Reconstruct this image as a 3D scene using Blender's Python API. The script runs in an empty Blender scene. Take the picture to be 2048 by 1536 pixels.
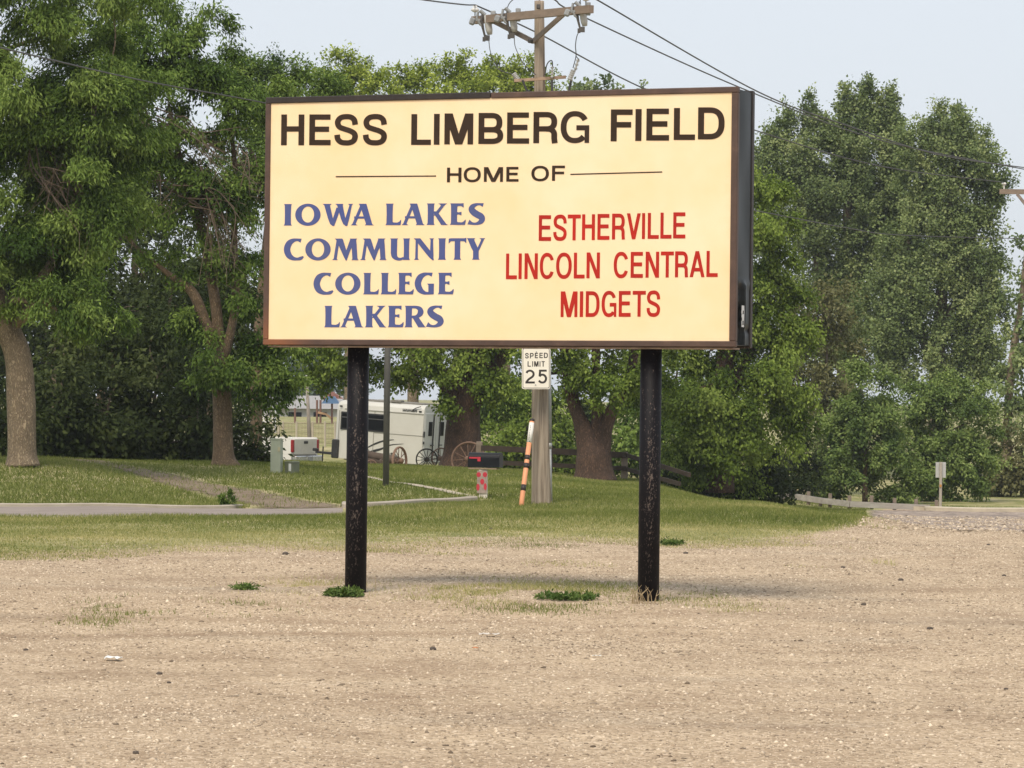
import bpy, math, random
import numpy as np
from mathutils import Matrix, Vector

# ------------------------------------------------------------------ scene, camera, light
sc = bpy.context.scene
COL = sc.collection
F = 6827.0                      # focal length in photo pixels (2048 wide)
PITCH = math.atan(32 / F)
ROLL = math.radians(0.63)
EYE = np.array([0.0, 0.0, 1.6])
_fw = np.array([0, math.cos(PITCH), math.sin(PITCH)])
_up = np.array([0, -math.sin(PITCH), math.cos(PITCH)])
_rt = np.array([1.0, 0, 0])
CR = _rt * math.cos(ROLL) + _up * math.sin(ROLL)
CU = _up * math.cos(ROLL) - _rt * math.sin(ROLL)

cam = bpy.data.cameras.new('camera')
cam.sensor_width = 36.0
cam.lens = 36.0 * F / 2048.0
cam.clip_start = 0.5
cam.clip_end = 3000
camo = bpy.data.objects.new('camera', cam)
COL.objects.link(camo)
camo.matrix_world = Matrix(((CR[0], CU[0], -_fw[0], 0), (CR[1], CU[1], -_fw[1], 0), (CR[2], CU[2], -_fw[2], 1.6), (0, 0, 0, 1)))
sc.camera = camo

SUN_AZ, SUN_EL = math.radians(20), math.radians(53)      # sun behind the camera, a little to the left
SV = Vector((-math.sin(SUN_AZ) * math.cos(SUN_EL), -math.cos(SUN_AZ) * math.cos(SUN_EL), math.sin(SUN_EL)))
world = bpy.data.worlds.new('World')
sc.world = world
world.use_nodes = True
wn = world.node_tree
wn.nodes.clear()
sky = wn.nodes.new('ShaderNodeTexSky')
sky.sky_type = 'NISHITA'
sky.sun_disc = False
sky.sun_elevation = SUN_EL
sky.sun_rotation = math.atan2(SV.x, SV.y)
sky.altitude = 300
sky.air_density = 1.0
sky.dust_density = 4.0
sky.ozone_density = 2.0
hz = wn.nodes.new('ShaderNodeMixRGB')
hz.inputs[0].default_value = 0.8
hz.inputs[2].default_value = (7.9, 8.35, 8.9, 1)       # even milky veil of summer haze over the sky
bg = wn.nodes.new('ShaderNodeBackground')
bg.inputs[1].default_value = 0.115
wo = wn.nodes.new('ShaderNodeOutputWorld')
wn.links.new(sky.outputs[0], hz.inputs[1])
wn.links.new(hz.outputs[0], bg.inputs[0])
wn.links.new(bg.outputs[0], wo.inputs[0])

sl = bpy.data.lights.new('sun', 'SUN')
sl.energy = 3.0
sl.angle = math.radians(20)
sl.color = (1.0, 0.88, 0.73)
so = bpy.data.objects.new('sun', sl)
COL.objects.link(so)
so.rotation_euler = SV.to_track_quat('Z', 'Y').to_euler()

sc.view_settings.view_transform = 'Standard'
sc.view_settings.look = 'None'
sc.view_settings.exposure = 0.0
sc.view_settings.gamma = 1.0
sc.cycles.max_bounces = 6
sc.cycles.transparent_max_bounces = 6
sc.cycles.use_denoising = True

random.seed(4)
RNG = np.random.default_rng(11)

# ------------------------------------------------------------------ geometry of the picture
def ray(px, py):
    return _fw + CR * ((px - 1024) / F) - CU * ((py - 768) / F)

def P(px, py, D):
    """World point seen at photo pixel (px, py) at distance D along the view axis."""
    return EYE + ray(px, py) * D

def horizon(px):
    return 800 + (px - 1024) * math.tan(ROLL)

# ------------------------------------------------------------------ terrain
TP = [-400, 0, 450, 750, 1000, 1250, 1500, 1700, 1900, 2400]
TD = [0, 40, 45.5, 50.2, 53, 57.5, 64, 75, 88, 100, 112, 140, 200, 420, 900]
TZ = np.array([
    # -400   0     450    750   1000  1250  1500  1700  1900  2400
    [0.00, 0.00, 0.00, 0.00, 0.00, 0.00, 0.00, 0.00, 0.00, 0.00],
    [0.00, 0.00, 0.00, 0.00, 0.01, 0.01, 0.00, 0.00, -.02, -.03],
    [-.03, -.03, -.02, 0.01, 0.03, 0.03, 0.02, 0.00, -.08, -.10],
    [-.05, -.05, -.05, -.05, 0.01, 0.03, 0.03, -.05, -.22, -.25],
    [0.16, 0.16, 0.02, 0.02, 0.02, 0.04, 0.01, -.18, -.32, -.35],
    [0.46, 0.46, 0.13, 0.15, 0.10, 0.02, -.10, -.35, -.45, -.50],
    [0.40, 0.40, 0.33, 0.20, 0.08, -.06, -.31, -.55, -.62, -.65],
    [0.35, 0.30, 0.22, 0.10, -.03, -.25, -.66, -.85, -.92, -.95],
    [0.20, 0.10, -.05, -.12, -.20, -.44, -1.04, -1.20, -1.22, -1.25],
    [-.10, -.30, -.55, -.60, -.50, -.70, -1.32, -1.50, -1.52, -1.50],
    [-.50, -.70, -.92, -.92, -.80, -.90, -1.20, -1.58, -1.56, -1.55],
    [0.00, 0.00, 0.00, 0.00, -.30, -.80, -1.20, -1.50, -1.50, -1.50],
    [0.20, 0.20, 0.20, 0.20, 0.00, -.50, -.80, -1.00, -1.00, -1.00],
    [0.80, 0.80, 0.80, 0.80, 0.80, 0.60, 0.50, 0.50, 0.50, 0.50],
    [1.20] * 10])

def terrain(x, y):
    x = np.asarray(x, float); y = np.asarray(y, float)
    D = np.clip(y, 3.0, 899)
    px = np.clip(x * F / D + 1024, -399, 2399)
    i = np.clip(np.searchsorted(TD, D, side='right') - 1, 0, len(TD) - 2)
    j = np.clip(np.searchsorted(TP, px, side='right') - 1, 0, len(TP) - 2)
    td = np.array(TD, float); tp = np.array(TP, float)
    u = (D - td[i]) / (td[i + 1] - td[i]); v = (px - tp[j]) / (tp[j + 1] - tp[j])
    v = v * v * (3 - 2 * v)
    z = (TZ[i, j] * (1 - v) + TZ[i, j + 1] * v) * (1 - u) + (TZ[i + 1, j] * (1 - v) + TZ[i + 1, j + 1] * v) * u
    bump = 0.012 * np.sin(x * 1.3 + y * .7) + 0.01 * np.sin(x * .6 - y * 1.1 + 2) + .006 * np.sin(x * 3.1 + 1) * np.sin(y * 2.3)
    return z + bump * np.clip((D - 10) / 20, 0, 1)

def ground_z(x, y):
    return float(terrain(x, y))

def G(px, D):
    """Ground point in the picture column px at distance D."""
    x = (px - 1024) / F * D
    return np.array([x, D, ground_z(x, D)])

GP = [-400, 0, 500, 1000, 1500, 1620, 1700, 1745, 1790]
GD = [33.5, 34.2, 37.3, 39.3, 39.6, 41.0, 45.0, 51.0, 60.0]

TRACKS = [(23.2, .10, .28, 1.0), (24.7, .10, .28, .9), (19.4, -.16, .22, .7), (20.8, -.17, .22, .7), (28.6, .22, .35, .8), (30.6, .22, .35, .8), (16.6, .06, .18, .55), (17.7, .07, .18, .55), (33.4, -.12, .35, .5), (26.3, -.05, .25, .5)]

def track_weight(x, y):
    """Where car wheels have packed the gravel."""
    w = np.zeros_like(np.asarray(x, float) + np.asarray(y, float))
    for d, sl_, hw, a in TRACKS:
        c = d + sl_ * x + .25 * np.sin(x * .8 + d * 3)
        w = np.maximum(w, a * np.exp(-((y - c) / hw) ** 2) * np.clip(.55 + .6 * np.sin(x * .7 + d * 5), 0, 1))
    return w

def grass_weight(x, y):
    """1 on grass, 0 on gravel."""
    D = np.maximum(y, 1.0)
    px = x * F / D + 1024
    edge = np.interp(px, GP, GD)
    w = np.clip((D - edge) / 5.5 + .5, 0, 1)
    right = np.clip((px - 1745) / 40, 0, 1) * np.clip((102.5 - D) / 1.0, 0, 1)
    w = w * (1 - right)
    return np.where(y < 1, 0, w)

# ------------------------------------------------------------------ node helpers
def new_mat(name):
    m = bpy.data.materials.new(name)
    m.use_nodes = True
    nt = m.node_tree
    nt.nodes.clear()
    out = nt.nodes.new('ShaderNodeOutputMaterial')
    return m, nt, out

def nd(nt, t, **kw):
    n = nt.nodes.new(t)
    for k, v in kw.items():
        setattr(n, k, v)
    return n

def setin(n, **kw):
    for k, v in kw.items():
        n.inputs[k.replace('_', ' ')].default_value = v

def ramp(nt, fac, stops):
    r = nd(nt, 'ShaderNodeValToRGB')
    els = r.color_ramp.elements
    while len(els) < len(stops):
        els.new(0.5)
    for e, (p, c) in zip(els, stops):
        e.position = p
        e.color = (*c, 1) if len(c) == 3 else c
    if fac is not None:
        nt.links.new(fac, r.inputs[0])
    return r

def noise(nt, vec, scale, detail=4, rough=.6, stretch=None):
    if stretch:
        mp = nd(nt, 'ShaderNodeMapping')
        mp.inputs['Scale'].default_value = stretch
        nt.links.new(vec, mp.inputs[0]); vec = mp.outputs[0]
    n = nd(nt, 'ShaderNodeTexNoise')
    setin(n, Scale=scale, Detail=detail, Roughness=rough)
    nt.links.new(vec, n.inputs['Vector'])
    return n

def mix(nt, fac, a, b, mode='MIX'):
    m = nd(nt, 'ShaderNodeMixRGB', blend_type=mode)
    for s, i in ((fac, 0), (a, 1), (b, 2)):
        if isinstance(s, (int, float)):
            m.inputs[i].default_value = s if i == 0 else (s, s, s, 1)
        elif isinstance(s, tuple):
            m.inputs[i].default_value = (*s, 1)
        else:
            nt.links.new(s, m.inputs[i])
    return m.outputs[0]

def math_(nt, op, a, b=None, c=None, clamp=False):
    m = nd(nt, 'ShaderNodeMath', operation=op, use_clamp=clamp)
    for i, s in enumerate((a, b, c)):
        if s is None: continue
        if isinstance(s, (int, float)): m.inputs[i].default_value = s
        else: nt.links.new(s, m.inputs[i])
    return m.outputs[0]

def mk(name, c1, c2=None, rough=.7, metal=0, vscale=6, stretch=None, bump=.15, bscale=60, spec=.4, pos=(.3, .7), coat=0):
    """Weathered solid: two colours mixed by noise, fine bump."""
    m, nt, out = new_mat(name)
    tc = nd(nt, 'ShaderNodeNewGeometry').outputs['Position']
    c2 = c2 or tuple(v * .75 for v in c1)
    n = noise(nt, tc, vscale, 5, .65, stretch)
    col = ramp(nt, n.outputs[0], [(pos[0], c1), (pos[1], c2)])
    b = nd(nt, 'ShaderNodeBsdfPrincipled')
    setin(b, Roughness=rough, Metallic=metal)
    b.inputs['Specular IOR Level'].default_value = spec
    if coat: b.inputs['Coat Weight'].default_value = coat
    nt.links.new(col.outputs[0], b.inputs['Base Color'])
    if bump:
        n2 = noise(nt, tc, bscale, 3, .6, stretch)
        bp = nd(nt, 'ShaderNodeBump')
        setin(bp, Strength=bump, Distance=.02)
        nt.links.new(n2.outputs[0], bp.inputs['Height'])
        nt.links.new(bp.outputs[0], b.inputs['Normal'])
    nt.links.new(b.outputs[0], out.inputs[0])
    return m

def leaf_mat(name, dark, mid, light, trans=.22, rough=.65):
    m, nt, out = new_mat(name)
    at = nd(nt, 'ShaderNodeAttribute', attribute_name='tint')
    col = ramp(nt, at.outputs['Fac'], [(0, dark), (.5, mid), (1, light)])
    b = nd(nt, 'ShaderNodeBsdfPrincipled')
    setin(b, Roughness=rough)
    b.inputs['Specular IOR Level'].default_value = .08
    nt.links.new(col.outputs[0], b.inputs['Base Color'])
    t = nd(nt, 'ShaderNodeBsdfTranslucent')
    tcol = mix(nt, .7, col.outputs[0], (.9, 1.0, .35), 'MULTIPLY')
    nt.links.new(tcol, t.inputs[0])
    ms = nd(nt, 'ShaderNodeMixShader')
    ms.inputs[0].default_value = trans
    nt.links.new(b.outputs[0], ms.inputs[1]); nt.links.new(t.outputs[0], ms.inputs[2])
    nt.links.new(ms.outputs[0], out.inputs[0])
    return m

def bark_mat(name, c1, c2, scale=34):
    m, nt, out = new_mat(name)
    tc = nd(nt, 'ShaderNodeNewGeometry').outputs['Position']
    mp = nd(nt, 'ShaderNodeMapping'); mp.inputs['Scale'].default_value = (1, 1, .35)
    nt.links.new(tc, mp.inputs[0])
    n0 = noise(nt, mp.outputs[0], 9, 3)
    wv = mix(nt, .2, mp.outputs[0], n0.outputs['Color'])
    v = nd(nt, 'ShaderNodeTexVoronoi', feature='DISTANCE_TO_EDGE'); setin(v, Scale=scale)
    nt.links.new(wv, v.inputs['Vector'])
    n = noise(nt, tc, 5, 5)
    h = math_(nt, 'MULTIPLY_ADD', n0.outputs[0], .25, v.outputs[0])
    r = ramp(nt, h, [(.10, tuple(x * .5 for x in c2)), (.26, c2), (.44, c1), (.7, tuple(min(1, x * 1.25) for x in c1))])
    c = mix(nt, .25, r.outputs[0], ramp(nt, n.outputs[0], [(.3, tuple(x * .55 for x in c1)), (.7, tuple(min(1, x * 1.35) for x in c1))]).outputs[0])
    b = nd(nt, 'ShaderNodeBsdfPrincipled'); setin(b, Roughness=.9)
    nt.links.new(c, b.inputs['Base Color'])
    bp = nd(nt, 'ShaderNodeBump'); setin(bp, Strength=1.0, Distance=.03)
    nt.links.new(h, bp.inputs['Height']); nt.links.new(bp.outputs[0], b.inputs['Normal'])
    nt.links.new(b.outputs[0], out.inputs[0])
    return m

# ------------------------------------------------------------------ objects
MW = {}

def props(o, label=None, cat=None, group=None, kind=None):
    if label: o['label'] = label
    if cat: o['category'] = cat
    if group: o['group'] = group
    if kind: o['kind'] = kind
    return o

def thing(name, loc, label, cat, group=None, rot=None):
    o = bpy.data.objects.new(name, None)
    o.empty_display_size = .2
    COL.objects.link(o)
    m = Matrix.Translation(Vector(loc))
    if rot is not None: m = m @ rot
    o.matrix_world = m
    MW[o] = m
    return props(o, label, cat, group)

def link_mesh(name, me, mat, parent=None, smooth=False):
    o = bpy.data.objects.new(name, me)
    COL.objects.link(o)
    if mat: me.materials.append(mat)
    if smooth:
        me.polygons.foreach_set('use_smooth', [True] * len(me.polygons))
    if parent:
        o.parent = parent
        MW[o] = MW[parent]
    else:
        MW[o] = Matrix.Identity(4)
    return o

class MB:
    """Collects simple solids and links them as one mesh."""
    def __init__(s): s.v = []; s.f = []
    def add(s, v, f):
        n = len(s.v); s.v += [tuple(map(float, p)) for p in v]; s.f += [tuple(i + n for i in q) for q in f]; return s
    def box(s, c, d, R=None, bev=0.0):
        c = np.array(c, float); d = np.array(d, float) / 2
        if bev <= 0:
            v = [np.array((x, y, z)) * d for x in (-1, 1) for y in (-1, 1) for z in (-1, 1)]
            f = [(0, 1, 3, 2), (4, 6, 7, 5), (0, 4, 5, 1), (2, 3, 7, 6), (0, 2, 6, 4), (1, 5, 7, 3)]
        else:
            b = min(bev, *(d * .9)); v = []; idx = {}
            for x in (-1, 1):
                for y in (-1, 1):
                    for z in (-1, 1):
                        sg = np.array((x, y, z))
                        for a in range(3):
                            q = sg * (d - b); q[a] = sg[a] * d[a]
                            idx[(x, y, z, a)] = len(v); v.append(q)
            f = []
            for a in range(3):
                o1, o2 = (a + 1) % 3, (a + 2) % 3
                for t in (-1, 1):
                    k = []
                    for p, q in ((-1, -1), (1, -1), (1, 1), (-1, 1)):
                        c_ = [0, 0, 0]; c_[a] = t; c_[o1] = p; c_[o2] = q; k.append(idx[(*c_, a)])
                    f.append(tuple(k if t > 0 else k[::-1]))
            for a in range(3):
                o1, o2 = (a + 1) % 3, (a + 2) % 3
                for p in (-1, 1):
                    for q in (-1, 1):
                        k = []
                        for t, w in ((-1, o1), (1, o1), (1, o2), (-1, o2)):
                            c_ = [0, 0, 0]; c_[a] = t; c_[o1] = p; c_[o2] = q; k.append(idx[(*c_, w)])
                        f.append(tuple(k if p * q > 0 else k[::-1]))
            for x in (-1, 1):
                for y in (-1, 1):
                    for z in (-1, 1):
                        k = [idx[(x, y, z, a)] for a in range(3)]
                        f.append(tuple(k if x * y * z > 0 else k[::-1]))
        if R is not None: v = [np.array(R) @ p for p in v]
        return s.add([p + c for p in v], f)
    def beam(s, p0, p1, w, h, up=(0, 0, 1)):
        p0 = np.array(p0, float); p1 = np.array(p1, float); d = p1 - p0; L = np.linalg.norm(d); d /= L
        x = np.cross(d, up); x /= np.linalg.norm(x); z = np.cross(x, d)
        return s.box((p0 + p1) / 2, (w, L, h), np.stack([x, d, z], 1))
    def tube(s, pts, r, n=10, caps=True):
        pts = np.array(pts, float); m = len(pts)
        r = np.full(m, r, float) if np.isscalar(r) else np.array(r, float)
        t = np.gradient(pts, axis=0); t /= np.linalg.norm(t, axis=1)[:, None]
        ref = np.array([0, 0, 1.]) if abs(t[0, 2]) < .9 else np.array([1., 0, 0])
        V = []
        x = np.cross(t[0], ref); x /= np.linalg.norm(x)
        for i in range(m):
            x = x - t[i] * (x @ t[i]); x /= np.linalg.norm(x); y = np.cross(t[i], x)
            a = np.arange(n) * 2 * math.pi / n
            V += list(pts[i] + r[i] * (np.cos(a)[:, None] * x + np.sin(a)[:, None] * y))
        f = [(i * n + k, i * n + (k + 1) % n, (i + 1) * n + (k + 1) % n, (i + 1) * n + k) for i in range(m - 1) for k in range(n)]
        if caps: f += [tuple(range(n))[::-1], tuple((m - 1) * n + k for k in range(n))]
        return s.add(V, f)
    def prism(s, poly, axis_pt, ax, ay, depth):
        """Extrude the polygon (list of 2D points) spanned by ax, ay at axis_pt along depth."""
        a = np.array(axis_pt, float); ax = np.array(ax, float); ay = np.array(ay, float); dp = np.array(depth, float)
        n = len(poly); base = [a + ax * p[0] + ay * p[1] for p in poly]
        v = base + [b + dp for b in base]
        f = [tuple(range(n))[::-1], tuple(range(n, 2 * n))] + [(i, (i + 1) % n, (i + 1) % n + n, i + n) for i in range(n)]
        return s.add(v, f)
    def ring(s, c, ax, ay, R, r, n=40, k=8, sq=1.0):
        """Torus-like rim in the plane ax, ay."""
        c = np.array(c, float); ax = np.array(ax, float); ay = np.array(ay, float); az = np.cross(ax, ay)
        V = []; f = []
        for i in range(n):
            a = i * 2 * math.pi / n; d = ax * math.cos(a) + ay * math.sin(a)
            for j in range(k):
                b = j * 2 * math.pi / k
                V.append(c + d * (R + r * math.cos(b)) + az * r * sq * math.sin(b))
                f.append((i * k + j, ((i + 1) % n) * k + j, ((i + 1) % n) * k + (j + 1) % k, i * k + (j + 1) % k))
        return s.add(V, f)
    def build(s, name, mat, parent=None, smooth=False, world=True):
        v = s.v
        if parent is not None and world:
            inv = MW[parent].inverted()
            v = [tuple(inv @ Vector(p)) for p in v]
        me = bpy.data.meshes.new(name)
        me.from_pydata(v, [], s.f)
        me.validate()
        import bmesh
        bm = bmesh.new(); bm.from_mesh(me); bmesh.ops.recalc_face_normals(bm, faces=bm.faces); bm.to_mesh(me); bm.free()
        return link_mesh(name, me, mat, parent, smooth)

def np_mesh(name, V, loops, tot, mat, parent=None, tint=None, smooth=False):
    """Mesh from arrays: V (n,3), all faces with the same corner count tot."""
    V = np.asarray(V, np.float32)
    if parent is not None:
        inv = np.array(MW[parent].inverted(), np.float32)
        V = V @ inv[:3, :3].T + inv[:3, 3]
    me = bpy.data.meshes.new(name)
    nf = len(loops) // tot
    me.vertices.add(len(V)); me.vertices.foreach_set('co', V.ravel())
    me.loops.add(len(loops)); me.loops.foreach_set('vertex_index', np.asarray(loops, np.int32))
    me.polygons.add(nf)
    me.polygons.foreach_set('loop_start', np.arange(nf, dtype=np.int32) * tot)
    if tint is not None:
        a = me.attributes.new('tint', 'FLOAT', 'FACE'); a.data.foreach_set('value', np.asarray(tint, np.float32))
    me.update(calc_edges=True)
    return link_mesh(name, me, mat, parent, smooth)

def catmull(pts, n=8):
    p = np.array(pts, float)
    p = np.vstack([2 * p[0] - p[1], p, 2 * p[-1] - p[-2]])
    out = []
    for i in range(1, len(p) - 2):
        for t in np.linspace(0, 1, n, endpoint=False):
            a, b, c, d = p[i - 1:i + 3]
            out.append(.5 * (2 * b + (c - a) * t + (2 * a - 5 * b + 4 * c - d) * t * t + (3 * b - a - 3 * c + d) * t ** 3))
    out.append(p[-2])
    return np.array(out)

# ------------------------------------------------------------------ materials
M_bark_grey = bark_mat('bark_grey', (.38, .30, .20), (.17, .125, .08))
M_bark_brown = bark_mat('bark_brown', (.27, .19, .115), (.11, .075, .045))
M_bark_red = bark_mat('bark_reddish', (.125, .073, .045), (.045, .027, .019), 24)
M_twig = mk('dead_twig', (.17, .13, .095), (.10, .075, .055), .9, bump=0)
L_A = leaf_mat('ash_leaf', (0.045, 0.085, 0.017), (0.123, 0.190, 0.038), (0.269, 0.357, 0.091))
L_B = leaf_mat('boxelder_leaf', (0.038, 0.076, 0.016), (0.108, 0.173, 0.033), (0.238, 0.326, 0.078))
L_C = leaf_mat('maple_leaf', (0.060, 0.102, 0.017), (0.160, 0.227, 0.039), (0.307, 0.389, 0.090))
L_T = leaf_mat('sunny_leaf', (0.099, 0.145, 0.021), (0.244, 0.307, 0.044), (0.441, 0.510, 0.116))
L_P = leaf_mat('cottonwood_leaf', (0.088, 0.127, 0.048), (0.187, 0.244, 0.094), (0.354, 0.404, 0.177))
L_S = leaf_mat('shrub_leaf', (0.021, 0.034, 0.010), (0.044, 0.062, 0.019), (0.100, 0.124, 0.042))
L_K = leaf_mat('bush_leaf', (0.063, 0.103, 0.030), (0.151, 0.217, 0.058), (0.290, 0.360, 0.116))
L_D = leaf_mat('dry_shrub_leaf', (.085, .090, .036), (.150, .150, .062), (.23, .22, .105))
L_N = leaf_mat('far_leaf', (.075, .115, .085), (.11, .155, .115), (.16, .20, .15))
L_W = leaf_mat('weed_leaf', (.05, .095, .022), (.10, .160, .040), (.20, .26, .08))
M_grass = leaf_mat('grass_blade', (.095, .128, .030), (.195, .222, .062), (.50, .44, .22), .25, .75)
M_pebble = leaf_mat('pebble', (.14, .108, .078), (.455, .362, .262), (.78, .665, .515), 0, .85)

def ground_material():
    m, nt, out = new_mat('gravel_and_grass')
    pos = nd(nt, 'ShaderNodeNewGeometry').outputs['Position']
    at = nd(nt, 'ShaderNodeAttribute', attribute_name='grass').outputs['Fac']
    # gravel
    v1 = nd(nt, 'ShaderNodeTexVoronoi'); setin(v1, Scale=52, Randomness=1); nt.links.new(pos, v1.inputs['Vector'])
    v2 = nd(nt, 'ShaderNodeTexVoronoi'); setin(v2, Scale=24, Randomness=1); nt.links.new(pos, v2.inputs['Vector'])
    sp = nd(nt, 'ShaderNodeSeparateColor'); nt.links.new(v1.outputs['Color'], sp.inputs[0])
    peb = ramp(nt, sp.outputs[0], [(0, (.29, .220, .150)), (.25, (.42, .325, .225)), (.7, (.505, .40, .283)), (.92, (.60, .485, .36)), (1, (.70, .585, .455))])
    dirt = noise(nt, pos, 1.6, 7, .75, (.7, .6, 1))
    dr = ramp(nt, dirt.outputs[0], [(.33, (.74, .69, .65)), (.5, (.95, .93, .90)), (.66, (1.12, 1.11, 1.08))])
    gcol = mix(nt, 1, peb.outputs[0], dr.outputs[0], 'MULTIPLY')
    track = noise(nt, mix(nt, .35, pos, noise(nt, pos, .25, 2).outputs['Color'], 'ADD'), .6, 6, .7, (.3, .8, 1))
    tr = ramp(nt, track.outputs[0], [(.36, (.80, .77, .75)), (.52, (1, 1, 1)), (.7, (1.07, 1.06, 1.05))])
    gcol = mix(nt, .4, gcol, tr.outputs[0], 'MULTIPLY')
    tk = nd(nt, 'ShaderNodeAttribute', attribute_name='track').outputs['Fac']
    gcol = mix(nt, math_(nt, 'MULTIPLY', tk, .75), gcol, mix(nt, 1, gcol, (.70, .66, .63), 'MULTIPLY'))
    grey = noise(nt, pos, .55, 4, .6, (.3, 1, 1))
    gr = ramp(nt, grey.outputs[0], [(.55, (0, 0, 0)), (.72, (.6, .6, .6))])
    gcol = mix(nt, gr.outputs[0], gcol, mix(nt, 1, gcol, (.78, .84, .92), 'MULTIPLY'))
    # grass soil
    gn = noise(nt, pos, 1.2, 6, .7, (.8, .5, 1))
    gs = noise(nt, pos, 30, 3, .7, (1, .4, 1))
    tur = ramp(nt, gn.outputs[0], [(.3, (.15, .17, .055)), (.48, (.26, .26, .105)), (.62, (.46, .40, .235))])
    turf = mix(nt, .5, tur.outputs[0], ramp(nt, gs.outputs[0], [(.3, (.55, .55, .5)), (.7, (1.35, 1.3, 1.3))]).outputs[0], 'MULTIPLY')
    # ragged mask
    e1 = noise(nt, pos, 1.6, 6, .75, (.45, 1, 1))
    mk_ = math_(nt, 'ADD', at, math_(nt, 'MULTIPLY_ADD', e1.outputs[0], 1.5, -.75))
    mr = ramp(nt, mk_, [(.32, (0, 0, 0)), (.62, (1, 1, 1))])
    col = mix(nt, mr.outputs[0], gcol, turf)
    b = nd(nt, 'ShaderNodeBsdfPrincipled'); setin(b, Roughness=.95); b.inputs['Specular IOR Level'].default_value = .15
    nt.links.new(col, b.inputs['Base Color'])
    hh = math_(nt, 'ADD', math_(nt, 'MULTIPLY', v1.outputs['Distance'], -1.0), math_(nt, 'MULTIPLY', v2.outputs['Distance'], -.9))
    bp = nd(nt, 'ShaderNodeBump'); setin(bp, Strength=.75, Distance=.012)
    nt.links.new(hh, bp.inputs['Height']); nt.links.new(bp.outputs[0], b.inputs['Normal'])
    nt.links.new(b.outputs[0], out.inputs[0])
    return m

def feather(m, lo=.2, hi=.85, scale=1.7):
    """Let a sheet's material end raggedly where its 'rim' value falls to 0."""
    nt = m.node_tree; out = [n for n in nt.nodes if n.type == 'OUTPUT_MATERIAL'][0]
    sh = out.inputs[0].links[0].from_socket
    at = nd(nt, 'ShaderNodeAttribute', attribute_name='rim').outputs['Fac']
    pos = nd(nt, 'ShaderNodeNewGeometry').outputs['Position']
    n = noise(nt, pos, scale, 7, .8, (2.2, .7, 1))
    f = ramp(nt, math_(nt, 'ADD', at, math_(nt, 'MULTIPLY_ADD', n.outputs[0], 2.2, -1.1)), [(lo, (0, 0, 0)), (hi, (1, 1, 1))])
    tr = nd(nt, 'ShaderNodeBsdfTransparent'); ms = nd(nt, 'ShaderNodeMixShader')
    nt.links.new(f.outputs[0], ms.inputs[0]); nt.links.new(tr.outputs[0], ms.inputs[1]); nt.links.new(sh, ms.inputs[2])
    nt.links.new(ms.outputs[0], out.inputs[0])
    return m

M_ground = ground_material()
M_road = mk('weathered_asphalt', (.33, .285, .25), (.22, .185, .165), .95, vscale=3, stretch=(.3, 1, 1), bump=.4, bscale=60, spec=.15)
M_apron = mk('dark_gravel_asphalt', (.42, .345, .285), (.20, .165, .145), .95, vscale=4, stretch=(1, .35, 1), bump=.8, bscale=30, spec=.1, pos=(.38, .62))
M_drive = mk('dirt_drive', (.17, .125, .085), (.27, .22, .165), .95, vscale=1.6, bump=.6, bscale=40, spec=.1)
M_path = mk('pale_gravel_path', (.50, .44, .35), (.34, .30, .23), .95, vscale=5, bump=.5, bscale=50, spec=.1)
for m_ in (M_apron, M_drive, M_path): feather(m_)
M_conc = mk('kerb_concrete', (.44, .39, .32), (.32, .28, .23), .9, vscale=3, bump=.25)
M_kerb_pale = mk('pale_kerb_concrete', (.54, .48, .37), (.42, .37, .29), .9, vscale=3, bump=.2)

# ------------------------------------------------------------------ ground
def axis(segs):
    out = []
    for a, b, st in segs: out += list(np.arange(a, b - 1e-6, st))
    out.append(segs[-1][1]); return np.array(out)
gx = axis([(-900, -120, 60), (-120, -30, 6), (-30, -12, 1.2), (-12, 12, .3), (12, 30, 1.2), (30, 120, 6), (120, 900, 60)])
gy = axis([(-300, 0, 30), (0, 12, 1.5), (12, 45, .12), (45, 60, .3), (60, 116, .7), (116, 200, 4), (200, 420, 20), (420, 1500, 120)])
X, Y = np.meshgrid(gx, gy)
Z = terrain(X, Y)
nx, ny = len(gx), len(gy)
ii = (np.arange(ny - 1)[:, None] * nx + np.arange(nx - 1)[None, :]).ravel()
g = np_mesh('ground', np.stack([X.ravel(), Y.ravel(), Z.ravel()], 1), np.stack([ii, ii + 1, ii + nx + 1, ii + nx], 1).ravel(), 4, M_ground, smooth=True)
a = g.data.attributes.new('grass', 'FLOAT', 'POINT')
a.data.foreach_set('value', grass_weight(X, Y).ravel().astype(np.float32))
a = g.data.attributes.new('track', 'FLOAT', 'POINT')
a.data.foreach_set('value', track_weight(X, Y).ravel().astype(np.float32))
props(g, kind='structure')

def sheet(name, rows, mat, lift=.006, nsub=24, cross=5, rimw=.2):
    """Sheet lying on the ground between two edges: rows = [(px_l, D_l, px_r, D_r), ...] along its length."""
    r = np.array(rows, float)
    r = catmull(r, nsub) if len(r) > 2 else np.array([r[0] * (1 - t) + r[1] * t for t in np.linspace(0, 1, nsub)])
    V = []; E = []
    for ri, (pa, da, pb, db) in enumerate(r):
        for t in np.linspace(0, 1, cross):
            E.append(min(1, t / rimw, (1 - t) / rimw, ri / (len(r) - 1) / .12, (1 - ri / (len(r) - 1)) / .12 + .001))
            px = pa + (pb - pa) * t; D = da + (db - da) * t
            q = G(px, D); V.append((q[0], q[1], q[2] + lift))
    f = [(i * cross + k, i * cross + k + 1, (i + 1) * cross + k + 1, (i + 1) * cross + k) for i in range(len(r) - 1) for k in range(cross - 1)]
    me = bpy.data.meshes.new(name); me.from_pydata(V, [], f)
    a_ = me.attributes.new('rim', 'FLOAT', 'POINT'); a_.data.foreach_set('value', np.array(E, np.float32))
    o = link_mesh(name, me, mat, smooth=True)
    return props(o, kind='structure')

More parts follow.
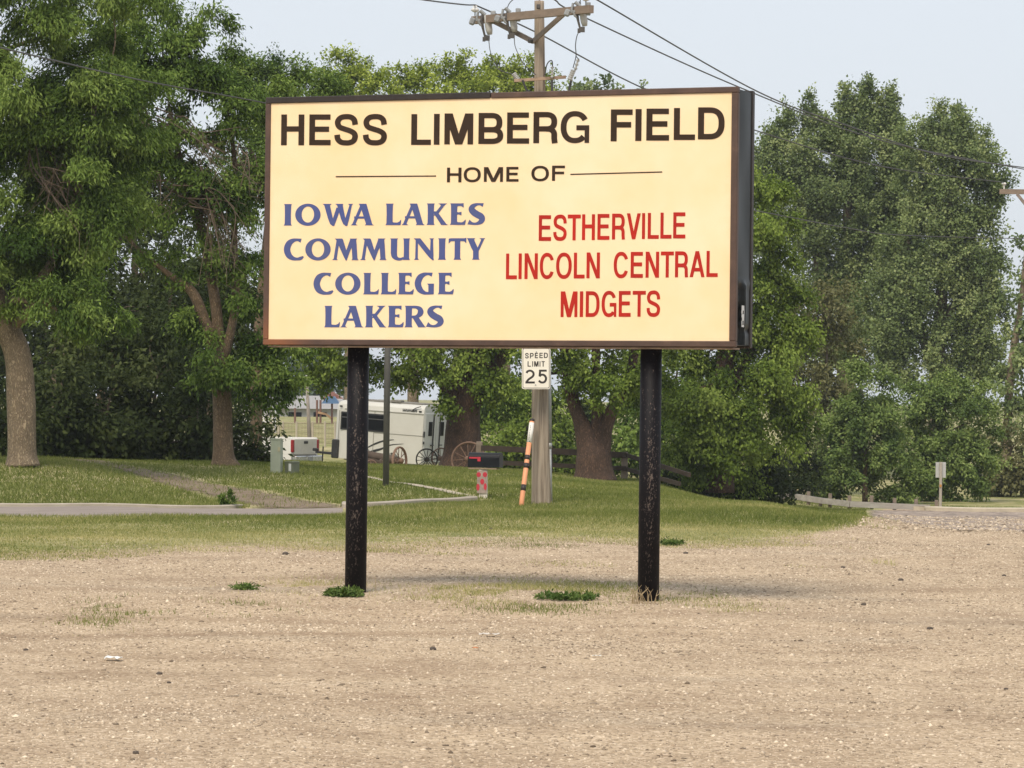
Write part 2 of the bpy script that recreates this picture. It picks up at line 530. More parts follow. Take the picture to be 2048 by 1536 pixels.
sheet('road', [(-700, 50.0, -700, 45.9), (0, 50.0, 0, 45.9), (450, 50.15, 450, 46.2), (600, 50.25, 600, 46.6), (688, 50.4, 690, 47.4)], M_road, .012, 30, 9)
sheet('driveway', [(720, 50.05, 485, 50.0), (690, 51.4, 500, 51.2), (600, 53.4, 430, 52.8), (440, 57.5, 300, 56.6), (270, 62, 170, 61.2), (150, 68, 80, 66)], M_drive, .012, 20, 15, .3)
sheet('path', [(640, 64.6, 650, 65.0), (700, 62.0, 710, 62.45), (745, 60.2, 752, 60.7), (790, 58.2, 796, 58.8), (880, 55.9, 885, 56.5), (958, 54.3, 962, 54.8)], M_path, .012, 16, 9, .2)
sheet('apron', [(1735, 51.0, 1733, 98), (1790, 48.5, 1800, 99), (1900, 45.5, 1900, 99.5), (2048, 44.0, 2048, 99.5), (2400, 42.5, 2400, 99.5)], M_apron, .014, 14, 60, .09)

def kerb(name, pts, w, h, mat, label):
    """Kerb stone: a bevelled strip following the ground along (px, D) points."""
    c = catmull(np.array(pts, float), 16)
    V = []; prof = [(0, -.1), (0, h * .8), (w * .15, h), (w, h), (w, -.1)]
    P3 = np.array([G(px, D) for px, D in c])
    t = np.gradient(P3[:, :2], axis=0); t /= np.linalg.norm(t, axis=1)[:, None]
    nrm = np.stack([-t[:, 1], t[:, 0]], 1); nrm *= np.sign(nrm[:, 1:2] + 1e-9)
    for p, n in zip(P3, nrm):
        for a_, b_ in prof: V.append((p[0] + n[0] * a_, p[1] + n[1] * a_, p[2] + b_))
    k = len(prof)
    f = [(i * k + j, i * k + j + 1, (i + 1) * k + j + 1, (i + 1) * k + j) for i in range(len(c) - 1) for j in range(k - 1)]
    f += [tuple(range(k)), tuple((len(c) - 1) * k + j for j in range(k))[::-1]]
    b = MB(); b.add(V, f)
    o = b.build(name, mat)
    return props(o, label, 'kerb', 'concrete kerbs along the street')
kerb('kerb', [(-500, 50.1), (0, 50.1), (250, 50.15), (440, 50.25), (490, 50.7)], .14, .055, M_conc, 'long grey kerb edging the lawn below the leaning tree')
kerb('kerb', [(686, 50.9), (700, 50.45), (820, 51.4), (958, 53.4)], .14, .075, M_conc, 'short grey kerb running from the driveway to the mailbox post')
kerb('kerb', [(1848, 99.2), (1858, 98.6), (1900, 98.4), (2048, 98.4), (2300, 98.4)], .3, .13, M_kerb_pale, 'pale cream kerb across the end of the dark asphalt')

# ------------------------------------------------------------------ loose gravel and grass (uncountable)
def patchy(x, y, s=1.0, ph=0.0):
    return (np.sin(x * 1.1 * s + y * .5 * s + ph) + np.sin(x * .47 * s - y * .83 * s + 1.3 + ph) + np.sin(x * 2.3 * s + ph * 2) * np.sin(y * 1.9 * s + .5)) / 3

def pebbles(n, D0, D1, p0, p1, med, lo, hi, name='gravel', lot=True):
    D = np.sqrt(RNG.uniform(D0 ** 2, D1 ** 2, n)); px = RNG.uniform(p0, p1, n)
    x = (px - 1024) / F * D
    w = grass_weight(x, D)
    keep = (w < RNG.uniform(0, .75, n)) & (RNG.uniform(0, 1, n) < (.72 + .45 * patchy(x * .45, D * 1.5, 1.0, 3)) * (1 - .75 * track_weight(x, D))); x = x[keep]; D = D[keep]; n = len(x)
    s = np.clip(RNG.lognormal(med, .40, n), lo, hi)
    z = terrain(x, D)
    if not lot: z += .012
    base = np.array([[1, 0, 0], [-.5, .87, 0], [-.5, -.87, 0], [.5, .8, .5], [-.95, 0, .45], [.45, -.85, .5], [0, 0, 1.0]])
    V = base[None] * (1 + RNG.uniform(-.3, .3, (n, 7, 3)))
    a_ = RNG.uniform(0, 6.28, n); c, s_ = np.cos(a_), np.sin(a_)
    vx = V[..., 0] * c[:, None] - V[..., 1] * s_[:, None]; vy = V[..., 0] * s_[:, None] + V[..., 1] * c[:, None]
    sc_ = s[:, None]
    el = RNG.uniform(.8, 1.5, n)[:, None]
    V = np.stack([vx * sc_ * el + x[:, None], vy * sc_ + D[:, None], V[..., 2] * sc_ * RNG.uniform(.55, 1.0, n)[:, None] - .001 + z[:, None]], -1)
    tri = np.array([[0, 3, 5], [0, 1, 3], [1, 4, 3], [1, 2, 4], [2, 5, 4], [2, 0, 5], [3, 4, 6], [4, 5, 6], [5, 3, 6]])
    L = (tri[None] + (np.arange(n) * 7)[:, None, None]).ravel()
    t = np.clip(RNG.normal(.5, .22, n) + .08 * patchy(x, D, 1.5, 5), 0, 1)
    o = np_mesh(name, V.reshape(-1, 3), L, 3, M_pebble, tint=np.repeat(t, 9))
    props(o, kind='stuff')
pebbles(300000, 13.6, 45, -60, 2110, -5.22, .003, .016)
pebbles(11000, 44, 80, 1640, 2110, -4.3, .006, .035, 'stray_gravel', False)

def blades(name, x, y, h, w, tint, keepmask=None):
    n = len(x); z = terrain(x, y)
    a_ = RNG.uniform(0, 6.28, n); lean = RNG.normal(0, .45, (n, 2))
    dx, dy = np.cos(a_) * w / 2, np.sin(a_) * w / 2
    V = np.stack([np.stack([x - dx, y - dy, z - .005], 1), np.stack([x + dx, y + dy, z - .005], 1),
                  np.stack([x + lean[:, 0] * h, y + lean[:, 1] * h, z + h], 1)], 1).reshape(-1, 3)
    o = np_mesh(name, V, np.arange(n * 3), 3, M_grass, tint=tint)
    props(o, kind='stuff')
    return o

def in_strip(px, D):
    """True where road, drive, path or apron keep the grass away."""
    r = (px < 960) & (D > np.interp(px, [0, 450, 600, 690, 720, 960], [46.2, 46.5, 46.9, 48.4, 50.2, 52.9])) & (D < np.interp(px, [0, 450, 720, 960], [50.3, 50.4, 50.6, 53.3]))
    dl = np.interp(D, [50.3, 51.2, 52.8, 56.6, 61.2, 66], [490, 500, 430, 300, 170, 80]); dr = np.interp(D, [50.4, 51.4, 53.4, 57.5, 62, 68], [720, 690, 600, 440, 270, 150])
    r |= (D > 50.3) & (D < 67) & (px > dl) & (px < dr) & (RNG.uniform(0, 1, len(D)) > .10 + .45 * np.clip((D - 52) / 12, 0, 1))
    c0 = np.interp(px, [640, 700, 745, 790, 880, 958], [64.6, 62, 60.2, 58.2, 55.9, 54.3]); c1 = np.interp(px, [650, 710, 752, 796, 885, 962], [65, 62.5, 60.7, 58.8, 56.5, 54.8])
    r |= (px > 640) & (px < 964) & (D > c0) & (D < c1)
    return r

def grass():
    # verge between gravel and road
    n = 330000
    D = RNG.uniform(33, 56, n); px = RNG.uniform(-80, 1800, n); x = (px - 1024) / F * D
    w = grass_weight(x, D)
    pt = patchy(x, D, 1.2)
    ok = (RNG.uniform(0, 1, n) < np.clip(w * 1.2 - .12 + pt * .75 * (1 - w) - .25 * np.clip(patchy(x, D, 2.3, 4), 0, 1) * (1 - w), 0, 1)) & ~in_strip(px, D)
    ok &= ~((px < 690) & (D > 50)) & ~((px >= 690) & (D > np.interp(px, [690, 960, 1000], [50.3, 53.2, 54])))
    x, D, w, px = x[ok], D[ok], w[ok], px[ok]
    edge = np.clip((D - 42) / 4, 0, 1)
    h = RNG.uniform(.018, .045, len(x)) * (.65 + .75 * edge)
    t = np.clip(RNG.normal(.62, .22, len(x)) + .3 * patchy(x, D, .8, 2) + (1 - w) * .25 - .2 * edge, 0, 1)
    blades('verge_grass', x, D, h, RNG.uniform(.006, .013, len(x)), t)
    # thin dry and green tufts on the gravel round the posts
    X_ = []; Y_ = []; T_ = []
    for (px, D, sx, sd, cnt, tn) in ((1010, 28.3, 95, .9, 5200, .85), (1180, 28.6, 70, .7, 2600, .6), (1085, 26.3, 70, .5, 1300, .35), (620, 29.0, 60, .6, 1500, .9), (250, 25.6, 50, .5, 900, .4), (500, 26.0, 60, .5, 500, .45), (900, 28.0, 60, .5, 1400, .6), (1370, 28.0, 50, .6, 900, .55), (1450, 26.5, 60, .5, 500, .7), (200, 24.0, 40, .4, 400, .5), (1080, 37.6, 60, .6, 900, .3)):
        n = cnt; d_ = RNG.normal(D, sd, n); p_ = RNG.normal(px, sx, n)
        k_ = patchy((p_ - 1024) / F * d_, d_, 3.1, px) > -.15
        X_.append(((p_ - 1024) / F * d_)[k_]); Y_.append(d_[k_]); T_.append(np.clip(RNG.normal(tn, .15, n), 0, 1)[k_])
    x, y, t = np.concatenate(X_), np.concatenate(Y_), np.concatenate(T_)
    blades('sparse_lot_grass', x, y, RNG.uniform(.012, .04, len(x)), RNG.uniform(.004, .009, len(x)), t)
    # lawns beyond the street
    n = 420000
    D = 50 + 55 * RNG.uniform(0, 1, n) ** 1.3; px = RNG.uniform(-80, 2120, n); x = (px - 1024) / F * D
    w = grass_weight(x, D)
    ok = (w > .9) & ~in_strip(px, D) & ((px < 960) | (D > 54))
    ok &= ~((px > 1735) & (D < 98.8))
    x, D = x[ok], D[ok]
    h = RNG.uniform(.03, .07, len(x)) * (1 + .3 * patchy(x, D, .7))
    t = np.clip(RNG.normal(.36, .18, len(x)) + .22 * patchy(x, D, .6, 1), 0, 1)
    blades('lawn_grass', x, D, h, RNG.uniform(.009, .02, len(x)), t)
grass()

# ------------------------------------------------------------------ vegetation builders
def unit(v):
    return v / np.maximum(np.linalg.norm(v, axis=-1, keepdims=True), 1e-9)

def foliage(lobes, leaf=(.11, .045), cov=4.0, clump=.55, droop=.25, rng=None, up=.0, flat=.75, jit=.07, dens=5.0):
    """Leaves on short twigs in clumps filling the ellipsoid lobes [(centre, (rx, ry, rz), weight)]. Returns verts, loops, tints, clump centres."""
    rng = rng or RNG
    Vs = []; Ts = []; Cs = []
    LL, LW = leaf
    for c, r, wgt in lobes:
        c = np.array(c, float); r = np.array(r, float)
        nl = int(cov * wgt * math.pi * r[0] * r[2] / (LL * LW * .3))
        cr = min(clump, .8 * r.min())
        nc = int(max(4, dens * wgt * r[0] * r[2] / cr ** 2))
        d = unit(rng.normal(0, 1, (nc, 3)))
        d[:, 1] -= .25; d = unit(d)
        rad = .35 + .65 * rng.uniform(0, 1, nc) ** .45
        cc = c + d * r * rad[:, None]
        Cs.append(cc)
        per = max(8, nl // nc)
        # twigs
        tw = 7
        td = unit(d[:, None, :] * .9 + rng.normal(0, .75, (nc, tw, 3)) + np.array([0, 0, up - droop]))
        tl = cr * rng.uniform(.6, 1.5, (nc, tw))
        k = rng.integers(0, tw, (nc, per))
        t = rng.uniform(0, 1, (nc, per)) ** .8
        ci = np.arange(nc)[:, None]
        dd = td[ci, k]
        sag = np.array([0, 0, -1.0]) * (droop * .8 * t ** 2 * cr)[..., None]
        pos = cc[:, None, :] + dd * (t * tl[ci, k])[..., None] * np.array([1, 1, flat]) + sag + rng.normal(0, jit + cr * .10, (nc, per, 3))
        ld = unit(dd * .7 + rng.normal(0, .6, (nc, per, 3)) + np.array([0, 0, -droop * 1.2]))
        nn = unit(rng.normal(0, .55, (nc, per, 3)) + np.array([0, -.25, .85]) + d[:, None, :] * .5)
        sd = unit(np.cross(ld, nn)); nn = np.cross(sd, ld)
        s = rng.uniform(.65, 1.25, (nc, per, 1))
        L = LL * s; W = LW * s
        q = np.stack([pos, pos + ld * L * .45 + sd * W * .5 + nn * W * .12, pos + ld * L - nn * L * .10, pos + ld * L * .45 - sd * W * .5 + nn * W * .12], 2)
        Vs.append(q.reshape(-1, 3))
        tint = np.clip(rng.normal(.45, .17, (nc, per)) + rng.normal(0, .2, (nc, 1)) + .15 * (t - .5), 0, 1)
        Ts.append(tint.ravel())
    V = np.concatenate(Vs); T = np.concatenate(Ts)
    return V, np.arange(len(V)), T, np.concatenate(Cs)

def pix_lobes(L, D, yr=.85):
    """Lobes given as (px, py, rpx, rpy[, weight[, dD]]) in the picture, at distance D."""
    out = []
    for l in L:
        px, py, rx, ry = l[:4]; w = l[4] if len(l) > 4 else 1; dD = l[5] if len(l) > 5 else 0
        d = D + dD; k = d / F
        out.append((P(px, py, d), (rx * k, yr * .5 * (rx + ry) * k, ry * k), w))
    return out

def pxtube(pts, D, n=12, sub=6):
    """Limb through (px, py, radius_px[, dD]) points."""
    A = []
    for q in pts:
        dD = q[3] if len(q) > 3 else 0
        A.append((*P(q[0], q[1], D + dD), q[2] * (D + dD) / F))
    A = catmull(np.array(A), sub)
    return A[:, :3], np.maximum(A[:, 3], .004), n

def make_tree(name, D, lobes, limbs, leafmat, barkmat, label, group, cat='tree', base=None, crown='crown', extra_limbs=14, seed=1, twigs=None, leafpart='crown', **kw):
    rng = np.random.default_rng(seed)
    l3 = pix_lobes(lobes, D) if len(lobes[0]) >= 4 and not isinstance(lobes[0][0], np.ndarray) else lobes
    if base is None:
        base = pxtube(limbs[0], D)[0][0] if limbs else np.array([l3[0][0][0], l3[0][0][1], ground_z(l3[0][0][0], l3[0][0][1])])
    t = thing(name, base, label, cat, group)
    V, L, T, C = foliage(l3, rng=rng, **kw)
    np_mesh(leafpart, V, L, 4, leafmat, t, T)
    b = MB()
    ends = []
    for lm in limbs:
        p, r, n = pxtube(lm, D)
        b.tube(p, r, n); ends.append((p, r))
    if extra_limbs and ends:
        allp = np.concatenate([e[0][len(e[0]) // 2:] for e in ends]); allr = np.concatenate([e[1][len(e[1]) // 2:] for e in ends])
        for i in rng.choice(len(C), min(extra_limbs, len(C)), replace=False):
            dist = np.linalg.norm(allp - C[i], axis=1) + np.where(allp[:, 2] > C[i][2] + .3, 2.0, 0)
            if dist.min() > 1.6 + .012 * D: continue
            k = int(dist.argmin()); a0 = allp[k]; r0 = allr[k] * .55
            mid = (a0 + C[i]) / 2 + rng.normal(0, .12, 3) * np.linalg.norm(C[i] - a0) + np.array([0, 0, .12 * np.linalg.norm(C[i] - a0)])
            pp = catmull([a0, mid, C[i]], 5)
            b.tube(pp, np.linspace(max(r0, .015), .008, len(pp)), 6)
    if b.v: b.build('trunk' if cat == 'tree' else 'stems', barkmat, t, True)
    if twigs:
        tb = MB()
        for (x0, y0, x1, y1, cnt, sp) in twigs:
            for i in range(cnt):
                s = rng.normal(0, sp, 2); e = rng.normal(0, sp * 2.2, 2); dD = rng.uniform(-.9, .1)
                m_ = np.array([(x0 + x1) / 2, (y0 + y1) / 2 - 22]) + rng.normal(0, sp * 1.3, 2)
                pts = [(x0 + s[0], y0 + s[1], 1.5, dD), (*m_, 1.1, dD - .15), (x1 + e[0], y1 + e[1], .5, dD - .3)]
                p, r, n = pxtube(pts, D, 5, 5); tb.tube(p, r, 5)
                for j in range(4):
                    kx = rng.integers(2, len(p)); q = p[kx]
                    tb.tube([q, q + rng.normal(0, .12, 3) + np.array([.08, 0, -.12]), q + rng.normal(0, .2, 3) + np.array([.16, 0, -.28])], [.006, .005, .003], 4)
        tb.build('bare_branches', M_twig, t)
    return t

# ------------------------------------------------------------------ billboard sign
def sign_face_frame():
    """Pose of the sign face fitted to the photograph's four corners."""
    yaw = .37225
    ex = np.array([math.cos(yaw), -math.sin(yaw), 0]); ez = np.array([-.0012 * -1, 0, 1.0]); ez = unit(ez - ex * (ez @ ex))
    n = np.array([math.sin(yaw), math.cos(yaw), 0])          # pointing to the back
    c = np.array([-.1558, 27.5, 3.0557])
    return c, ex, ez, n
SC, SX, SZ, SN = sign_face_frame()
SWID, SHGT, SDEP = 4.095, 2.044, .42

def on_plane(px, py, c, n):
    d = ray(px, py)
    return EYE + d * (((c - EYE) @ n) / (d @ n))

# --- lettering: strokes laid as flat strips; coordinates in letter pixels (x right, y up)
def q_rect(x0, y0, x1, y1): return [[(x0, y0), (x1, y0), (x1, y1), (x0, y1)]]
def q_lady(rows):          # horizontal slices (y, x_left, x_right)
    return [[(a[1], a[0]), (a[2], a[0]), (b[2], b[0]), (b[1], b[0])] for a, b in zip(rows, rows[1:])]
def q_ladx(cols):          # vertical slices (x, y_bottom, y_top)
    return [[(a[0], a[1]), (b[0], b[1]), (b[0], b[2]), (a[0], a[2])] for a, b in zip(cols, cols[1:])]
def q_strip(pts, sv, sh, closed=False, w=None):
    p = np.array(pts, float); m = len(p)
    if closed: t = np.roll(p, -1, 0) - np.roll(p, 1, 0)
    else: t = np.gradient(p, axis=0)
    t = unit(t); nn = np.stack([-t[:, 1], t[:, 0]], 1)
    if w is None: w = np.sqrt((sv * t[:, 1]) ** 2 + (sh * t[:, 0]) ** 2)
    w = np.array(w)[:, None] / 2
    a, b = p + nn * w, p - nn * w
    rng_ = range(m if closed else m - 1)
    return [[tuple(a[i]), tuple(b[i]), tuple(b[(i + 1) % m]), tuple(a[(i + 1) % m])] for i in rng_]
def arc(cx, cy, rx, ry, a0, a1, n=28, e=1.0):
    a = np.radians(np.linspace(a0, a1, n)); c, s = np.cos(a), np.sin(a)
    return np.stack([cx + rx * np.sign(c) * np.abs(c) ** e, cy + ry * np.sign(s) * np.abs(s) ** e], 1)

def gothic(ch, w, h, sv, sh):
    """Plain bold sans capitals; returns layers of quads."""
    L = []
    stem = q_rect(0, 0, sv, h)
    E_ = .88
    cx, cy, rx, ry = w / 2, h / 2, (w - sv) / 2, (h - sh) / 2 + .012 * h
    if ch == 'I': L = [q_rect(0, 0, w, h)]
    elif ch == 'H': L = [stem, q_rect(w - sv, 0, w, h), q_rect(sv, h * .53 - sh / 2, w - sv, h * .53 + sh / 2)]
    elif ch in 'EF':
        L = [stem, q_rect(sv, h - sh, w * .98, h), q_rect(sv, h * .52 - sh / 2, w * .92, h * .52 + sh / 2)]
        if ch == 'E': L.append(q_rect(sv, 0, w, sh))
    elif ch == 'L': L = [stem, q_rect(sv, 0, w, sh)]
    elif ch == 'T': L = [q_rect(0, h - sh, w, h), q_rect(w / 2 - sv / 2, 0, w / 2 + sv / 2, h - sh)]
    elif ch == 'M':
        k = sv * 1.12
        L = [q_rect(0, 0, sv * .95, h), q_rect(w - sv * .95, 0, w, h), q_lady([(h, 0, k * 1.25), (0, w / 2 - k * .55, w / 2 + k * .5)]), q_lady([(h, w - k * 1.25, w), (0, w / 2 - k * .5, w / 2 + k * .55)])]
    elif ch == 'N':
        k = sv * 1.15
        L = [stem, q_rect(w - sv, 0, w, h), q_lady([(h, 0, k), (0, w - k, w)])]
    elif ch == 'V':
        L = [q_lady([(h, 0, sv * 1.08), (0, w / 2 - sv * .55, w / 2 + sv * .5)]), q_lady([(h, w - sv * 1.08, w), (0, w / 2 - sv * .5, w / 2 + sv * .55)])]
    elif ch == 'A':
        L = [q_lady([(0, 0, sv * 1.06), (h, w / 2 - sv * .58, w / 2 + sv * .5)]), q_lady([(0, w - sv * 1.06, w), (h, w / 2 - sv * .5, w / 2 + sv * .58)]), q_rect(w * .22, h * .22, w * .78, h * .22 + sh * .92)]
    elif ch == 'O': L = [q_strip(arc(cx, cy, rx, ry, 0, 360, 49, E_)[:-1], sv, sh, True)]
    elif ch == 'C': L = [q_strip(arc(cx, cy, rx, ry, 28, 332, 44, E_), sv, sh)]
    elif ch == 'G':
        L = [q_strip(arc(cx, cy, rx, ry, 30, 318, 42, E_), sv, sh), q_rect(w * .55, h * .40, w, h * .40 + sh * .95), q_rect(w - sv * .78, 0, w, h * .41)]
    elif ch == 'D':
        p = np.vstack([[sv * .9, h - sh / 2], arc(w * .42, h / 2, w - sv / 2 - w * .42, (h - sh) / 2, 90, -90, 30, .8), [sv * .9, sh / 2]])
        L = [stem, q_strip(p, sv, sh)]
    elif ch in 'PRB':
        yb = .46 if ch != 'P' else .42
        top = h - sh / 2; bot = h * yb + sh * .0
        xr = w - sv / 2 - (w * .04 if ch == 'B' else w * .02)
        p = np.vstack([[sv * .9, top], arc(w * .52, (top + bot) / 2, xr - w * .52, (top - bot) / 2, 90, -90, 24, .8), [sv * .9, bot]])
        L = [stem, q_strip(p, sv, sh)]
        if ch == 'B':
            t2 = bot; b2 = sh / 2
            p = np.vstack([[sv * .9, t2], arc(w * .52, (t2 + b2) / 2, w - sv / 2 - w * .52, (t2 - b2) / 2, 90, -90, 24, .8), [sv * .9, b2]])
            L.append(q_strip(p, sv, sh))
        if ch == 'R':
            p = catmull([(w * .50, bot), (w * .72, bot - .02 * h), (w - sv * .62, bot - .12 * h), (w - sv * .56, .16 * h), (w - sv * .45, 0)], 6)
            L.append(q_strip(p, sv, sh))
    elif ch == 'S':
        u = np.array([(.985, .69), (.93, .87), (.76, .975), (.5, 1), (.22, .965), (.06, .85), (.045, .72), (.15, .60), (.42, .525), (.72, .455), (.93, .36), (.985, .23), (.90, .08), (.70, .01), (.47, 0), (.22, .03), (.05, .15), (.01, .31)])
        p = catmull(np.stack([sv / 2 + u[:, 0] * (w - sv), sh / 2 - .012 * h + u[:, 1] * (h - sh + .024 * h)], 1), 5)
        L = [q_strip(p, sv, sh)]
    elif ch == '2':
        u = np.array([(.03, .80), (.14, .93), (.38, 1.0), (.66, .98), (.90, .86), (.97, .68), (.86, .52), (.62, .40), (.34, .28), (.14, .13), (.06, 0)])
        p = catmull(np.stack([sv * .4 + u[:, 0] * (w - sv * .9), sh / 2 + u[:, 1] * (h - sh)], 1), 5)
        L = [q_strip(p, sv, sh), q_rect(0, 0, w, sh)]
    elif ch == '5':
        L = [q_rect(w * .10, h - sh, w * .93, h), q_lady([(h - sh, w * .10, w * .10 + sv), (h * .52, w * .06, w * .06 + sv * .95)])]
        u = np.array([(.10, .52), (.32, .645), (.58, .66), (.84, .56), (.985, .33), (.86, .10), (.60, 0), (.30, .02), (.03, .15)])
        p = catmull(np.stack([sv * .3 + u[:, 0] * (w - sv * .8), sh / 2 + u[:, 1] * (h - sh)], 1), 6)
        L.append(q_strip(p, sv, sh))
    return L

def fl(x0, x1, a0=12, a1=10, t0=10, t1=8):
    """Flared stem between y = 0 and 200; the serif reaches out by the four amounts."""
    return q_lady([(0, x0 - a0 * .8, x1 + a1 * .8), (7, x0 - a0 * .25, x1 + a1 * .25), (20, x0 + 1, x1 - 1), (100, x0 + 2, x1 - 2), (180, x0, x1), (193, x0 - t0 * .25, x1 + t1 * .25), (200, x0 - t0 * .8, x1 + t1 * .8)])
def cs(pts, n=6):
    c = catmull(np.array(pts, float), n)
    return q_strip(c[:, :2], 0, 0, w=c[:, 2])
_O = lambda w: [[[(w / 2 + w / 2 * math.cos(a), 100 + 103 * math.sin(a)), (w / 2 + w * .245 * math.cos(a), 102 + 75 * math.sin(a)),
                  (w / 2 + w * .245 * math.cos(b), 102 + 75 * math.sin(b)), (w / 2 + w / 2 * math.cos(b), 100 + 103 * math.sin(b))] for a, b in
                 zip(np.linspace(0, 2 * math.pi, 49)[:-1], np.linspace(0, 2 * math.pi, 49)[1:])]]
FLARED = {
    'I': [fl(9, 69)],
    'L': [fl(9, 69), q_ladx([(60, 0, 36), (76, 0, 25), (108, 0, 23), (130, 0, 32), (141, 0, 48), (146, 28, 49)])],
    'E': [fl(9, 69), q_ladx([(60, 164, 200), (76, 175, 200), (104, 175, 200), (127, 160, 202)]), q_ladx([(60, 92, 122), (80, 98, 116), (108, 88, 122)]),
          q_ladx([(60, 0, 36), (76, 0, 25), (112, 0, 23), (132, 0, 34), (141, 0, 47), (148, 30, 48)])],
    'T': [q_lady([(0, 44, 116), (8, 50, 110), (22, 54, 106), (178, 54, 106), (200, 54, 106)]), q_ladx([(-2, 150, 196), (18, 172, 200), (80, 174, 200), (142, 172, 200), (162, 154, 204)])],
    'K': [fl(9, 69), q_lady([(88, 64, 96), (120, 85, 120), (180, 133, 165), (192, 122, 178), (200, 106, 192)]), q_lady([(0, 138, 202), (10, 131, 184), (110, 66, 110), (126, 68, 98)])],
    'A': [q_lady([(0, 0, 66), (7, 10, 52), (14, 16, 47), (176, 84, 114), (190, 80, 112), (200, 72, 110)]), q_lady([(0, 132, 218), (7, 139, 206), (14, 142, 200), (150, 98, 160), (200, 98, 145)]), q_ladx([(32, 62, 82), (150, 62, 82)])],
    'O': _O(236),
    'W': [q_lady([(-6, 98, 112), (12, 74, 118), (62, 54, 100), (185, 18, 71), (193, 12, 78), (200, 0, 88)]), q_lady([(-6, 104, 112), (62, 99, 137), (165, 131, 172)]),
          q_lady([(-6, 220, 233), (12, 196, 238), (62, 174, 216), (185, 138, 190), (193, 130, 194), (200, 118, 192)]), q_lady([(-6, 226, 233), (62, 214, 251), (185, 252, 274), (193, 248, 279), (200, 238, 289)])],
    'S': [cs([(138, 184, 36), (108, 191, 20), (75, 189, 26), (42, 172, 44), (30, 145, 56), (50, 118, 62), (82, 96, 62), (115, 78, 62), (129, 55, 56), (118, 30, 46), (90, 14, 30), (60, 9, 22), (30, 14, 28), (2, 26, 48)])],
    'C': [cs([(160, 182, 38), (125, 190, 24), (85, 183, 38), (48, 155, 56), (30, 100, 60), (48, 46, 56), (85, 18, 38), (125, 11, 26), (158, 18, 32), (183, 34, 14)])],
    'M': [q_lady([(0, -4, 52), (7, 6, 45), (14, 13, 42), (185, 38, 66)]), q_lady([(-4, 126, 134), (20, 112, 142), (85, 82, 132), (185, 36, 100), (193, 30, 96), (200, 20, 92)]),
          q_lady([(-4, 126, 134), (85, 128, 165), (125, 142, 184), (192, 165, 200)]), q_lady([(0, 178, 246), (8, 186, 239), (20, 187, 234), (140, 178, 226), (186, 170, 221), (194, 166, 224), (200, 158, 234)])],
    'U': [q_lady([(60, 8, 66), (186, 8, 67), (194, 5, 70), (200, -2, 76)]), cs([(37, 64, 58), (44, 34, 52), (68, 12, 32), (98, 7, 24), (130, 20, 18)]), fl(128, 180, 8, 10, 10, 8)],
    'N': [q_lady([(0, 4, 52), (8, 12, 44), (18, 16, 40), (185, 18, 40)]), q_lady([(-4, 178, 188), (10, 160, 188), (30, 140, 180), (88, 92, 152), (190, 12, 70), (200, -2, 62)]), q_lady([(-4, 180, 186), (50, 152, 186), (88, 154, 184), (186, 157, 181), (194, 152, 184), (200, 144, 191)])],
    'Y': [q_lady([(0, 47, 120), (8, 54, 113), (20, 57, 110), (84, 57, 109)]), q_lady([(80, 57, 109), (110, 40, 100), (186, 8, 66), (194, 4, 70), (200, -4, 78)]), q_lady([(80, 84, 109), (110, 98, 123), (186, 132, 157), (194, 124, 160), (200, 112, 172)])],
    'G': [cs([(162, 183, 38), (125, 190, 24), (85, 183, 38), (48, 155, 56), (30, 100, 60), (48, 46, 56), (85, 16, 36), (125, 9, 24), (172, 10, 22)]), q_lady([(0, 128, 178), (14, 128, 179), (84, 128, 179), (93, 122, 180), (99, 114, 181)])],
    'R': [fl(9, 69), cs([(60, 188, 24), (105, 187, 26), (138, 172, 42), (149, 145, 54), (138, 118, 46), (108, 99, 28), (66, 96, 22)]), q_lady([(0, 128, 202), (8, 124, 190), (96, 70, 128), (108, 70, 112)])],
}

def lay_letters(items, c, n, back):
    """items = [(layers, x0, baseline_y, pixels_per_unit)] laid on the plane (c, n) a little in front of it."""
    b = MB()
    for layers, x0, y0, k in items:
        for li, quads in enumerate(layers):
            off = n * (-(back + li * .00035))
            for q in quads:
                V = [on_plane(x0 + u * k + v * k * .011, y0 - v * k, c, n) + off for u, v in q]
                b.add(V, [(0, 1, 2, 3)])
    return b

def line_items(word_specs, base, org, sc_, cap, sv, sh, fn=gothic):
    """word_specs = [(char, x0, x1)] in enlarged pixels; base = (x_a, y_a, x_b, y_b) baseline."""
    xa, ya, xb, yb = base; out = []
    for ch, x0, x1 in word_specs:
        y = ya + (yb - ya) * ((x0 + x1) / 2 - xa) / (xb - xa)
        cp = cap if not isinstance(cap, tuple) else cap[0] + (cap[1] - cap[0]) * ((x0 + x1) / 2 - xa) / (xb - xa)
        out.append((fn(ch, x1 - x0, cp, sv, sh), org[0] + x0 / sc_, org[1] + y / sc_, 1 / sc_))
    return out

